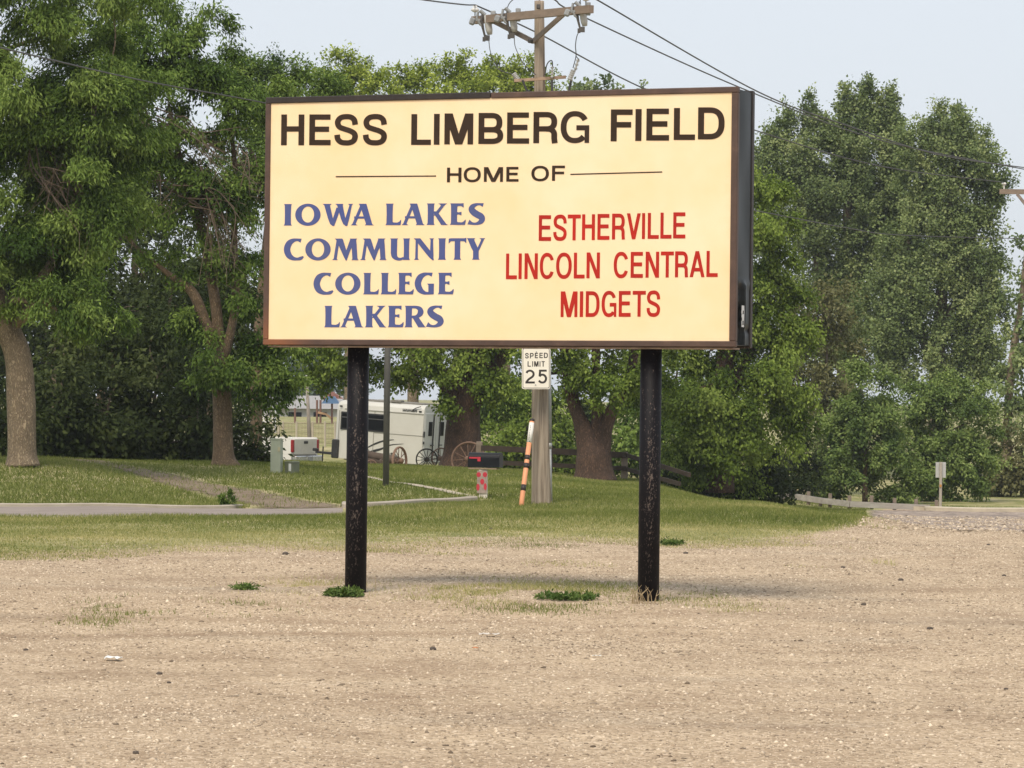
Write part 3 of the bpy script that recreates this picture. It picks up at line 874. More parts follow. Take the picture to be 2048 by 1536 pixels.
def build_sign():
    yawm = Matrix.Rotation(-.37225, 4, 'Z')
    foot = SC + SN * SDEP / 2; foot = np.array([foot[0], foot[1], 0.0])
    t = thing('billboard', foot, 'large cream field sign in a brown frame on two black posts', 'sign', rot=yawm)
    def L(u, v, d=0.0): return SC + SX * u + SZ * v + SN * d      # u right, v up, d towards the back
    R = np.stack([SX, SN, SZ], 1)
    # materials
    m, nt, out = new_mat('cream_sign_plastic')
    tc = nd(nt, 'ShaderNodeTexCoord').outputs['Object']
    sp = nd(nt, 'ShaderNodeSeparateXYZ'); nt.links.new(tc, sp.inputs[0])
    x, z = sp.outputs[0], sp.outputs[2]
    base = (.90, .745, .50)
    n1 = noise(nt, tc, 1.1, 4, .6); n2 = noise(nt, tc, 3.5, 6, .7); n3 = noise(nt, tc, 14, 3, .6, (5, 1, .3))
    c = mix(nt, ramp(nt, n1.outputs[0], [(.40, (0, 0, 0)), (.66, (1, 1, 1))]).outputs[0], base, (.90, .675, .39))
    # age stains creeping in from the edges
    zt = math_(nt, 'ABSOLUTE', math_(nt, 'SUBTRACT', z, float(SC[2])))
    ez_ = math_(nt, 'MULTIPLY_ADD', n2.outputs[0], 1.3, zt)
    st = ramp(nt, ez_, [(1.05, (0, 0, 0)), (1.8, (.7, .7, .7))])
    c = mix(nt, st.outputs[0], c, (.84, .57, .28))
    xa = math_(nt, 'ABSOLUTE', x)
    ex_ = math_(nt, 'MULTIPLY_ADD', n2.outputs[0], .4, xa)
    st2 = ramp(nt, math_(nt, 'SUBTRACT', ex_, 1.3), [(.86, (0, 0, 0)), (1.06, (.5, .5, .5))])
    c = mix(nt, st2.outputs[0], c, (.88, .60, .29))
    drip = ramp(nt, math_(nt, 'MULTIPLY', n3.outputs[0], st.outputs[0]), [(.10, (0, 0, 0)), (.3, (.3, .3, .3))])
    c = mix(nt, drip.outputs[0], c, (.55, .36, .17))
    b = nd(nt, 'ShaderNodeBsdfPrincipled'); setin(b, Roughness=.5); b.inputs['Specular IOR Level'].default_value = .25
    nt.links.new(c, b.inputs['Base Color']); nt.links.new(b.outputs[0], out.inputs[0])
    m_face = m

    m, nt, out = new_mat('brown_retainer_paint')
    tc = nd(nt, 'ShaderNodeTexCoord').outputs['Object']
    n1 = noise(nt, tc, 4, 5, .7)
    cr_ = ramp(nt, n1.outputs[0], [(.3, (.055, .032, .024)), (.55, (.085, .050, .036)), (.8, (.15, .088, .058))])
    vd = nd(nt, 'ShaderNodeVectorMath', operation='DISTANCE'); nt.links.new(tc, vd.inputs[0]); vd.inputs[1].default_value = (-1.95, -.25, float(SC[2]) - 1.02)
    rr = math_(nt, 'MULTIPLY_ADD', n1.outputs[0], .5, vd.outputs['Value'])
    rust = ramp(nt, rr, [(.28, (1, 1, 1)), (.62, (0, 0, 0))])
    c = mix(nt, rust.outputs[0], cr_.outputs[0], (.22, .085, .035))
    b = nd(nt, 'ShaderNodeBsdfPrincipled'); setin(b, Roughness=.55)
    nt.links.new(c, b.inputs['Base Color']); nt.links.new(b.outputs[0], out.inputs[0])
    m_frame = m
    m_black = mk('black_sheet_metal', (.010, .012, .012), (.02, .022, .022), .3, 0, 2.5, bump=.04, bscale=4, spec=.1)
    m_topblk = mk('dark_cap_metal', (.02, .016, .014), (.04, .03, .025), .5)
    m_lip = mk('tan_lip_metal', (.40, .31, .22), (.20, .14, .10), .6, vscale=10)

    m, nt, out = new_mat('flecked_black_post_paint')
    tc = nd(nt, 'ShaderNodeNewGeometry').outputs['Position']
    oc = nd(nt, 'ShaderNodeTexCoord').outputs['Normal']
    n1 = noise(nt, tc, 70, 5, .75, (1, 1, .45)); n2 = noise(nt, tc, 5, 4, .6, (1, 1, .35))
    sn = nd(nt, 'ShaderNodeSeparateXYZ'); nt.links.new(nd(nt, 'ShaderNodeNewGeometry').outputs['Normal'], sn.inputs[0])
    front_bias = math_(nt, 'MULTIPLY', math_(nt, 'POWER', math_(nt, 'MAXIMUM', math_(nt, 'MULTIPLY', sn.outputs[1], -1.0), 0.0), 7.0), .085)  # pale flecks grow denser on the side facing the camera
    f_ = math_(nt, 'ADD', math_(nt, 'ADD', n1.outputs[0], front_bias), math_(nt, 'MULTIPLY_ADD', n2.outputs[0], .18, -.09))
    fleck = ramp(nt, f_, [(.615, (0, 0, 0)), (.66, (1, 1, 1))])
    c = mix(nt, fleck.outputs[0], (.0055, .005, .007), mix(nt, n2.outputs[0], (.13, .09, .07), (.12, .11, .10)))
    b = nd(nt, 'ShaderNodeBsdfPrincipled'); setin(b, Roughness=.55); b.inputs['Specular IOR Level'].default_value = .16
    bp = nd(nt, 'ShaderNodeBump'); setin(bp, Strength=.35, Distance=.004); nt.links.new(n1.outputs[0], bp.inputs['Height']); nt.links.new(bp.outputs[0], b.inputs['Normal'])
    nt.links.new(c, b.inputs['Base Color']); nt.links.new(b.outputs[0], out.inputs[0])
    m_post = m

    w2, h2 = SWID / 2, SHGT / 2
    fw = .047
    MB().box(L(0, 0, SDEP / 2), (SWID - .03, SDEP - .06, SHGT - .03), R).build('cabinet', m_black, t)
    face = MB().box(L(0, 0, .010), (SWID - 2 * fw + .01, .012, SHGT - 2 * fw + .01), R).build('face_panel', m_face, t)
    fr = MB()
    fr.box(L(0, -h2 + fw / 2, .016), (SWID, .05, fw), R, .006)
    fr.box(L(-w2 + fw / 2, 0, .016), (fw, .05, SHGT - 2 * fw), R, .006).box(L(w2 - fw / 2 - .004, 0, .016), (fw + .008, .05, SHGT - 2 * fw), R, .006)
    xs = -w2 + SWID * .49
    fr.box(L((xs + w2) / 2, h2 - fw / 2, .016), (w2 - xs, .05, fw), R, .006)
    fr.build('frame', m_frame, t)
    MB().box(L((xs - w2) / 2 - .002, h2 - fw / 2 + .002, .017), (xs + w2 - .006, .054, fw + .004), R, .006).build('top_cap', m_topblk, t)
    back = MB()
    for s in (1, -1): back.box(L(s * (w2 - .02), 0, SDEP - .03), (.05, .06, SHGT), R, .006); back.box(L(0, s * (h2 - .02), SDEP - .03), (SWID - .09, .06, .045), R, .006)
    back.build('rear_frame', m_topblk, t)
    MB().box(L(0, -h2 - .011, .11), (SWID - .06, .17, .012), R).build('bottom_lip', m_lip, t)
    # dented right end panel
    V = []; nv, ndp = 70, 16
    for i in range(nv):
        v = -h2 + .02 + (SHGT - .04) * i / (nv - 1)
        for k in range(ndp):
            d = .045 + (SDEP - .11) * k / (ndp - 1)
            s = k / (ndp - 1); q = (v + h2) / SHGT
            dent = 0.006 * math.sin(q * 9) * math.sin(s * 3.14)
            if q < .24: dent += -.028 * math.exp(-((s - .16) / .14) ** 2) * (1 + .5 * math.sin(q * 60)) * math.sin(3.14 * q / .24) ** .5 + .022 * math.exp(-((s - .42) / .12) ** 2)
            dent += .014 * math.exp(-((q - .245) / .006) ** 2) - .010 * math.exp(-((q - .065) / .008) ** 2)
            V.append(L(w2 - .003 + dent, v, d))
    b = MB(); b.add(V, [(i * ndp + k, i * ndp + k + 1, (i + 1) * ndp + k + 1, (i + 1) * ndp + k) for i in range(nv - 1) for k in range(ndp - 1)])
    b.build('end_panel', m_black, t, True)
    # the torn black-and-white sticker low on the end panel
    m_wht = mk('sticker_white', (.75, .75, .73), (.6, .6, .58), .5)
    sb = MB()
    o = w2 + .016
    def sq(d0, d1, v0, v1): sb.add([L(o, v0, d0 - .08), L(o, v0, d1 - .08), L(o, v1, d1 - .08), L(o, v1, d0 - .08)], [(0, 1, 2, 3)])
    y0 = -h2 + .19
    for (d0, d1, v0, v1) in [(.17, .25, .10, .14), (.165, .20, .075, .10), (.225, .255, .07, .10), (.17, .25, .045, .072), (.18, .24, .02, .045), (.17, .195, -.01, .02), (.225, .25, -.01, .02), (.17, .255, -.03, -.012)]:
        sq(d0, d1, y0 + v0, y0 + v1)
    sb.build('sticker', m_wht, t)
    # posts
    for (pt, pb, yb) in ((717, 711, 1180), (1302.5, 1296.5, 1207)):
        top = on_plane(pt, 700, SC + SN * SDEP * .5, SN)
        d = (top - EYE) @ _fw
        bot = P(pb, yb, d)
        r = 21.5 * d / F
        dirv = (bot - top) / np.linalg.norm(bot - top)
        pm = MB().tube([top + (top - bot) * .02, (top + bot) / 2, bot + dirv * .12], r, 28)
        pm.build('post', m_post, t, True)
    # lettering
    m_blk = mk('brown_black_vinyl', (.036, .023, .015), (.05, .033, .023), .7, vscale=3, bump=0, spec=.1)
    m_red = mk('red_vinyl', (.50, .028, .018), (.37, .024, .018), .6, vscale=3, bump=0, spec=.1)
    m_blu = mk('faded_blue_vinyl', (.066, .095, .29), (.10, .118, .24), .6, vscale=1.2, bump=0, spec=.1)
    pc = SC + SN * .004
    def words(items, counts, mat):
        i = 0
        for k in counts:
            lay_letters(items[i:i + k], pc, SN, .0025).build('lettering', mat, face); i += k
    it = []
    o_, s_ = (560, 200), 2048 / 900
    it += line_items([('H', 5, 110), ('E', 133, 231), ('S', 246, 356), ('S', 376, 488)], (5, 206, 487, 205), o_, s_, 140, 26, 24)
    it += line_items([('L', 597, 687), ('I', 700, 726), ('M', 748, 879), ('B', 903, 1016), ('E', 1033, 1134), ('R', 1153, 1263), ('G', 1277, 1407)], (597, 205, 1407, 194), o_, s_, (140, 143), 26.5, 24)
    it += line_items([('F', 1505, 1606), ('I', 1617, 1645), ('E', 1667, 1771), ('L', 1792, 1889), ('D', 1902, 2023)], (1505, 189, 2022, 178), o_, s_, (145, 146), 27.5, 25)
    words(it, [4, 7, 5], m_blk)
    it = line_items([('H', 760, 826), ('O', 836, 914), ('M', 928, 1015), ('E', 1030, 1086)], (760, 375, 1085, 371), o_, s_, 67, 14, 11.5)
    it += line_items([('O', 1144, 1224), ('F', 1238, 1298)], (1144, 370, 1298, 367), o_, s_, 69, 14, 11.5)
    words(it, [4, 2], m_blk)
    for (xa, ya, xb, yb) in ((254, 349, 711, 346), (1322, 338.5, 1740, 327.5)):
        c4 = [(xa, ya + 2.6), (xb, yb + 2.6), (xb, yb - 2.6), (xa, ya - 2.6)]
        rb = MB(); rb.add([on_plane(o_[0] + a / s_, o_[1] + b_ / s_, pc, SN) - SN * .0025 for a, b_ in c4], [(0, 1, 2, 3)])
        rb.build('rule_line', m_blk, face)
    o_, s_ = (1000, 410), 2048 / 460
    it = line_items([('E', 345, 455), ('S', 473, 595), ('T', 602, 718), ('H', 730, 845), ('E', 867, 975), ('R', 997, 1112), ('V', 1128, 1252), ('I', 1264, 1291), ('L', 1315, 1414), ('L', 1428, 1528), ('E', 1542, 1651)], (345, 320, 1650, 296), o_, s_, (228, 232), 28, 34)
    it += line_items([('L', 53, 151), ('I', 165, 193), ('N', 218, 336), ('C', 354, 483), ('O', 499, 638), ('L', 657, 754), ('N', 770, 889), ('C', 1012, 1144), ('E', 1163, 1273), ('N', 1296, 1416), ('T', 1431, 1547), ('R', 1558, 1674), ('A', 1689, 1822), ('L', 1838, 1939)], (53, 661, 1939, 640), o_, s_, (228, 232), 28, 34)
    it += line_items([('M', 540, 689), ('I', 710, 740), ('D', 763, 886), ('G', 904, 1036), ('E', 1057, 1164), ('T', 1180, 1297), ('S', 1304, 1427)], (540, 998, 1427, 993), o_, s_, (228, 230), 28, 34)
    words(it, [11, 7, 7, 7], m_red)
    s_ = 2048 / 440; it = []
    def flare(word, org, ya, yb):
        x0, x1 = word[0][1], word[-1][1]
        for ch, x in word:
            it.append((FLARED[ch], org[0] + x / s_, org[1] + (ya + (yb - ya) * (x - x0) / max(1, x1 - x0)) / s_, 1 / s_))
    flare([('I', 81), ('O', 188), ('W', 440), ('A', 705), ('L', 1028), ('A', 1178), ('K', 1411), ('E', 1628), ('S', 1799)], (550, 390), 284, 277)
    flare([('C', 82), ('O', 282), ('M', 534), ('M', 795), ('U', 1070), ('N', 1290), ('I', 1516), ('T', 1618), ('Y', 1787)], (550, 390), 607, 602)
    flare([('C', 358), ('O', 560), ('L', 820), ('L', 983), ('E', 1144), ('G', 1300), ('E', 1516)], (550, 530), 274, 272)
    flare([('L', 458), ('A', 607), ('K', 838), ('E', 1050), ('R', 1206), ('S', 1414)], (550, 530), 580, 579)
    words(it, [4, 5, 9, 7, 6], m_blu)
build_sign()

# ------------------------------------------------------------------ utility poles and wires
M_wood = mk('weathered_pole_wood', (.40, .335, .265), (.19, .15, .115), .9, vscale=22, stretch=(1, 1, .035), bump=1, bscale=30, spec=.1, pos=(.40, .62))
M_arm = mk('crossarm_wood', (.28, .215, .165), (.19, .145, .11), .85, vscale=9, stretch=(.3, .3, 1), bump=.3)
M_grey = mk('galvanised_grey', (.36, .37, .37), (.24, .25, .25), .5, .3, vscale=12, bump=.1)
M_porc = mk('grey_porcelain', (.50, .50, .47), (.40, .40, .38), .35, bump=0)
M_white = mk('white_porcelain', (.75, .74, .70), (.6, .6, .57), .3, bump=0)
M_dark = mk('dark_fitting', (.05, .05, .05), (.10, .09, .08), .6, bump=0)
M_brace = mk('brace_wood', (.29, .24, .20), (.19, .155, .13), .85, vscale=12)
M_cable = mk('black_cable', (.05, .052, .055), (.08, .08, .08), .6, bump=0)

def wire(name, pts, r, label, group='overhead power lines', n=14):
    """Cable through points with sag carried by the points themselves."""
    c = catmull(np.array(pts, float), n)
    o = MB().tube(c, r, 6).build(name, M_cable)
    return props(o, label, 'cable', group)

def build_pole():
    D0 = 52.0
    base = P(1083.5, 1018, D0)
    t = thing('utility_pole', base, 'weathered wooden utility pole with crossarm rising behind the sign', 'utility pole')
    zs = [(1083.5, 1020, 21.5), (1083.2, 1000, 20.5), (1082.5, 900, 19), (1081.5, 780, 18), (1080.5, 500, 14.5), (1079.5, 200, 11.5), (1079, 60, 10.2), (1078.6, 2, 9.6)]
    A = np.array([P(x, y, D0) for x, y, r in zs]); rr = [r * D0 / F for _, _, r in zs]
    # lightly fluted, checked trunk
    n = 40; V = []; rng = np.random.default_rng(3); k = rng.uniform(-1, 1, n); crack = rng.choice(n, 5, replace=False)
    fine = np.linspace(0, 1, 60); ts = np.linspace(0, 1, len(A))
    for q in fine:
        c = np.array([np.interp(q, ts, A[:, i]) for i in range(3)]); r = np.interp(q, ts, rr)
        for i in range(n):
            a_ = i * 2 * math.pi / n
            e = 1 + .012 * k[i] + (-.05 if i in crack else 0) + .008 * math.sin(q * 50 + i)
            V.append(c + r * e * np.array([math.cos(a_), math.sin(a_), 0]))
    b = MB(); b.add(V, [(i * n + j, i * n + (j + 1) % n, (i + 1) * n + (j + 1) % n, (i + 1) * n + j) for i in range(59) for j in range(n)] + [tuple(59 * n + j for j in range(n))])
    b.build('pole', M_wood, t, True)
    # crossarm, yawed: left end farther
    pl, pr = P(962, 42, 53.0), P(1198, 19.5, 50.4)
    ax = unit(pr - pl); dep = .105
    perp = unit(np.cross(ax, (0, 0, 1)))          # towards the viewer
    if perp[1] > 0: perp = -perp
    off = perp * .14
    MB().beam(pl + off, pr + off, .09, .115).build('crossarm', M_arm, t)
    mid = P(1079, 84, D0) + perp * .10
    for px, py, Dd in ((1008, 42, 52.65), (1148, 25, 51.25)):
        MB().beam(mid + perp * .02, P(px, py + 3, Dd) + perp * .17, .03, .075).build('brace', M_brace, t)
    MB().box(P(1077, 13, 51.86), (.06, .06, .07), None, .01).build('pole_top_bolt', M_dark, t)
    for q in (P(1077, 28, 51.9) + off, mid): MB().tube([q, q + perp * .1], .03, 8).build('bolt', M_dark, t)
    # conduit on the right side, cut off above the grass
    cx = lambda y, dx: P(1083 + dx + (1018 - y) * -.004, y, D0 - .05)
    MB().tube([cx(1016, 19.5), cx(885, 17.2)], .022, 8).build('conduit', M_grey, t, True)
    MB().tube([cx(888, 17.6), cx(700, 15.8)], .030, 8).tube([cx(896, 17.2), cx(886, 17.2)], .034, 8).build('cable_guard', M_grey, t, True)
    # pin insulators
    def pin(p):
        b = MB().tube([p, p + (0, 0, .10)], .012, 6); b.build('insulator_pin', M_grey, t)
        MB().tube([p + (0, 0, .09), p + (0, 0, .11), p + (0, 0, .14), p + (0, 0, .15), p + (0, 0, .19)], [.03, .062, .062, .035, .032], 12).build('insulator', M_white, t, True)
        return p + np.array([0, 0, .2])
    pins = [pin(P(965, 37, 53.0) + off), pin(P(1187, 15.5, 50.5) + off), P(1078.6, -26, D0)]
    MB().tube([P(1079, 3, D0), P(1078.7, -22, D0)], .014, 6).build('insulator_pin', M_grey, t)
    # fuse cutouts
    for (px, py, Dd) in ((968, 34, 52.9), (1018, 29, 52.4), (1158, 17, 50.9)):
        k = Dd / F * 1.45
        def Q(dx, dy, dd=-.3): return P(px + dx * 1.3, py + dy * 1.15 + 3, Dd + dd)
        MB().tube([Q(4, -6), Q(6, 6), Q(8, 20), Q(9, 28)], [4 * k, 5 * k, 5 * k, 3.5 * k], 10).build('cutout_insulator', M_porc, t, True)
        MB().tube([Q(-1, -10), Q(-4, 4), Q(-1, 20), Q(2, 34)], [2.2 * k, 2.6 * k, 1.6 * k, 1.4 * k], 8).box(Q(5, 34), (7 * k, 6 * k, 7 * k)).box(Q(0, 36), (4 * k, 5 * k, 6 * k)).build('fuse_tube', M_dark, t)
        MB().box(Q(-18, 5, -.3), (8 * k, 8 * k, 10 * k), np.array(Matrix.Rotation(.35, 3, 'Y')), .02).beam(Q(-14, 3), Q(-2, 2), .03, .03).build('arc_shield', M_grey, t)
        MB().tube([Q(-9, -12), Q(-11, 0), Q(-6, 10), Q(-2, 13)], 1.8 * k, 8).tube([Q(-6, -14), Q(2, -6)], 2.6 * k, 8).build('clamp', M_grey, t)
        MB().box(Q(14, -2), (7 * k, 6 * k, 18 * k), None, .01).build('bracket', M_grey, t)
    # lower bracket with cable terminators
    MB().beam(P(1028, 161.5, D0 - .25), P(1132, 154, D0 - .25), .05, .045).build('terminator_bracket', mk('rusty_bracket', (.42, .30, .21), (.25, .17, .12), .7, vscale=14), t)
    def shed(p0, p1, nsh, r0, r1, name='terminator'):
        pts = []; rad = []
        for i in range(nsh * 4 + 1):
            u = i / (nsh * 4); pts.append(np.array(p0) * (1 - u) + np.array(p1) * u); rad.append(r1 if i % 4 in (2,) else r0)
        MB().tube(pts, rad, 10).build(name, M_porc, t, True)
    shed(P(1104, 157, 51.7), P(1105, 132, 51.7), 4, .014, .034)
    shed(P(1150, 141, 51.6), P(1157, 117, 51.6), 3, .016, .034)
    shed(P(1139, 160, 51.6), P(1147, 140, 51.6), 5, .034, .046, 'arrester')
    shed(P(1027, 147, 51.8), P(1036, 160, 51.8), 5, .036, .048, 'arrester')
    j = MB()
    j.tube(catmull([P(1090, 150, 51.7), P(1093, 132, 51.6), P(1098, 123, 51.6), P(1104, 122, 51.6), P(1105, 133, 51.7)], 5), .009, 6)
    j.tube(catmull([P(972, 70, 52.6), P(977, 78, 52.5), P(980, 100, 52.3), P(986, 118, 52.2), P(1000, 140, 52.0), P(1028, 149, 51.9)], 6), .007, 6)
    j.tube(catmull([P(1022, 64, 52.2), P(1028, 74, 52.1), P(1031, 95, 52), P(1045, 124, 51.9), P(1060, 140, 51.9), P(1072, 150, 51.9)], 6), .007, 6)
    j.tube(catmull([P(1162, 57, 50.8), P(1154, 72, 51), P(1151, 92, 51.2), P(1152, 112, 51.4), P(1146, 136, 51.5)], 6), .007, 6)
    j.tube(catmull([P(1152, 112, 51.4), P(1155, 116, 51.5), P(1158, 119, 51.6)], 5), .007, 6)
    j.tube(catmull([P(1013, 22, 52.3), P(1018, 8, 52.2), P(1028, -2, 52.0), P(1050, -14, 52.0), P(1078, -24, 52)], 6), .007, 6)
    j.tube(catmull([P(1158, 2, 50.9), P(1161, 10, 50.9), P(1160, -8, 50.9)], 5), .007, 6)
    j.build('jumper_wire', M_cable, t)
    j = MB()
    for (x0, y0, x1, y1) in ((1045, 160, 1055, 186), (1104, 160, 1104, 200), (1143, 158, 1134, 200)):
        j.tube([P(x0, y0, 51.7), P(x1, y1, 51.75), P((x1 + 1082) / 2, y1 + 60, 51.8), P(1084, y1 + 160, 51.78)], .018, 8)
    j.build('riser_cable', M_cable, t)
    return pins
PINS = build_pole()

def far_pole():
    D1 = 80.0
    base = P(2074, 1040, D1)
    base[2] = ground_z(base[0], base[1]) - .1
    t = thing('utility_pole', base, 'distant utility pole whose crossarm end pokes in at the right edge', 'utility pole')
    top = P(2066, 340, D1)
    MB().tube([base, (base + top) / 2, top], [.17, .14, .11], 12).build('pole', M_wood, t, True)
    MB().beam(P(2001, 383, D1 + .5), P(2140, 385, D1 - .6), .1, .115).build('crossarm', M_arm, t)
    MB().beam(P(2034, 388, D1 - .15), P(2064, 425, D1 - .15), .03, .07).beam(P(2103, 388, D1 - .4), P(2068, 425, D1 - .2), .03, .07).build('brace', M_brace, t)
    for px in (2008, 2130):
        MB().tube([P(px, 378, D1), P(px, 371, D1), P(px, 368, D1), P(px, 365, D1)], [.02, .02, .06, .04], 8).build('insulator', M_white, t)
    return P(2008, 365, D1), P(2066, 342, D1), P(2130, 366, D1)
FP = far_pole()
pL, pR, pT = PINS
wire('power_line', [P(700, -22, 44), P(850, 0, 49), P(925, 9, 51.8), pL], .012, 'power line running off to the upper left from the left crossarm insulator')
wire('power_line', [pL, P(1075, 66, 55), P(1290, 178, 62), P(1515, 262, 68), P(1760, 332, 74), FP[0]], .012, 'lowest of three power lines sloping right from the crossarm')
wire('power_line', [pT, P(1110, 0, 53), P(1170, 35, 55), P(1480, 175, 63), P(1760, 280, 72), FP[1]], .012, 'middle power line sloping right from the pole top')
wire('power_line', [pR, P(1200, 3, 51), P(1515, 183, 60), P(1700, 253, 66), P(1880, 310, 73), FP[1] + np.array([.02, 0, .05])], .012, 'uppermost power line sloping right past the sign corner')
wire('neutral_cable', [P(1080, 330, 51.8), P(1300, 380, 58), P(1510, 421, 65), P(1690, 455, 71), P(1800, 470, 75), P(2068, 478, 80)], .010, 'thin low cable crossing in front of the tall right trees', 'low cables')
wire('neutral_cable', [P(-120, 66, 33), P(0, 95, 36), P(280, 160, 42), P(530, 206, 45.5), P(820, 270, 49), P(1080, 330, 51.8)], .009, 'thin green cable crossing in front of the left trees', 'low cables')

# ------------------------------------------------------------------ speed limit sign on the pole
def build_speed():
    D0 = 51.55
    c = P(1072, 738, D0)
    # turned a little to the left
    yaw = math.radians(-14)
    ex = np.array([math.cos(yaw), math.sin(yaw) * -1, 0]); n = np.array([-ex[1], ex[0], 0]); n = n if n[1] > 0 else -n
    t = thing('speed_limit_sign', c, 'white speed limit sign with black border fixed to the wooden pole', 'road sign')
    m_w = mk('white_sign_sheet', (.92, .87, .76), (.87, .81, .70), .45, vscale=4, bump=0)
    m_k = mk('black_sign_ink', (.035, .028, .025), (.045, .036, .032), .5, bump=0)
    def cornered(px0, py0, px1, py1, r, k=6):
        pts = []
        for cx, cy, a0 in ((px1 - r, py0 + r, 0), (px0 + r, py0 + r, 90), (px0 + r, py1 - r, 180), (px1 - r, py1 - r, 270)):
            for i in range(k + 1):
                a_ = math.radians(a0 + 90 * i / k); pts.append((cx + r * math.cos(a_), cy - r * math.sin(a_)))
        return pts
    def pt(p, off=0): return on_plane(p[0], p[1], c, n) - n * off
    out = cornered(1043.8, 695, 1100.4, 778.2, 4)
    V = [pt(p) for p in out]; m = len(V)
    b = MB(); b.add(V + [v + n * .004 for v in V], [tuple(range(m)), tuple(range(m, 2 * m))[::-1]] + [(i, (i + 1) % m, (i + 1) % m + m, i + m) for i in range(m)])
    panel = b.build('sign_panel', m_w, t)
    a_ = cornered(1045.4, 696.4, 1099.0, 776.6, 3.2); z = cornered(1046.4, 697.5, 1097.9, 775.5, 2.6)
    V = [pt(p, .0012) for p in a_] + [pt(p, .0012) for p in z]
    b = MB(); b.add(V, [(i, (i + 1) % m, (i + 1) % m + m, i + m) for i in range(m)])
    b.build('border', m_k, panel)
    o_, s_ = (1030, 690), 1257 / 90
    it = line_items([('S', 280, 382), ('P', 416, 520), ('E', 554, 640), ('E', 681, 775), ('D', 808, 916)], (280, 374, 916, 362), o_, s_, 148, 27, 25)
    it += line_items([('L', 350, 442), ('I', 479, 503), ('M', 533, 656), ('I', 684, 709), ('T', 740, 830)], (350, 604, 830, 602), o_, s_, 150, 27, 25)
    it += line_items([('2', 290, 552), ('5', 640, 898)], (290, 1074, 898, 1073), o_, s_, 384, 60, 55)
    lay_letters(it, c, n, .0014).build('lettering', m_k, panel)
    for px, py in ((1072.6, 704), (1071, 770)): MB().tube([pt((px, py), -.25), pt((px, py), .008)], .010, 8).build('bolt', M_grey, t)
build_speed()

# ------------------------------------------------------------------ marker post leaning on the pole
def build_marker():
    p0, p1 = P(1042, 1014, 51.3), P(1064.5, 838, 51.72)
    t = thing('marker_post', p0, 'orange plastic marker post with black bands leaning on the wooden pole', 'marker post')
    m_o = mk('orange_plastic', (.78, .34, .17), (.70, .30, .15), .5, vscale=9, bump=0)
    m_k = mk('black_tape', (.02, .02, .02), (.05, .035, .03), .5, bump=0)
    m_w = mk('white_decal', (.80, .77, .72), (.7, .68, .63), .5, bump=0)
    Y = lambda y: p1 + (p0 - p1) * (y - 838) / (1014 - 838)
    r = 5.0 * 51.5 / F
    b = MB().tube([p0 - (0, 0, .1), Y(1000), Y(842.5)], r, 14); b.build('tube', m_o, t, True)
    MB().tube([Y(843), Y(839), Y(837.5)], [r * 1.05, r * 1.05, r * .7], 14).build('cap', m_k, t, True)
    for a, z in ((911, 920), (927, 937), (970, 982)):
        MB().tube([Y(z), Y(a)], r * 1.04, 14).build('black_band', m_k, t, True)
    dec = MB().tube([Y(886), Y(846)], r * 1.03, 14).build('white_decal', m_w, t, True)
    mk_ = MB()
    for i in range(9):          # the decal's vertical line of small print, too small to read
        y = 851 + i * 3.3
        mk_.tube([Y(y) + (-.012, -r * 1.03, 0), Y(y + 1.9) + (-.012, -r * 1.03, 0)], .004, 4)
    mk_.tube([Y(882) + (0, -r * 1.03, 0), Y(883.5) + (0, -r * 1.03, 0)], .007, 4)
    mk_.build('small_print', m_k, dec)
build_marker()

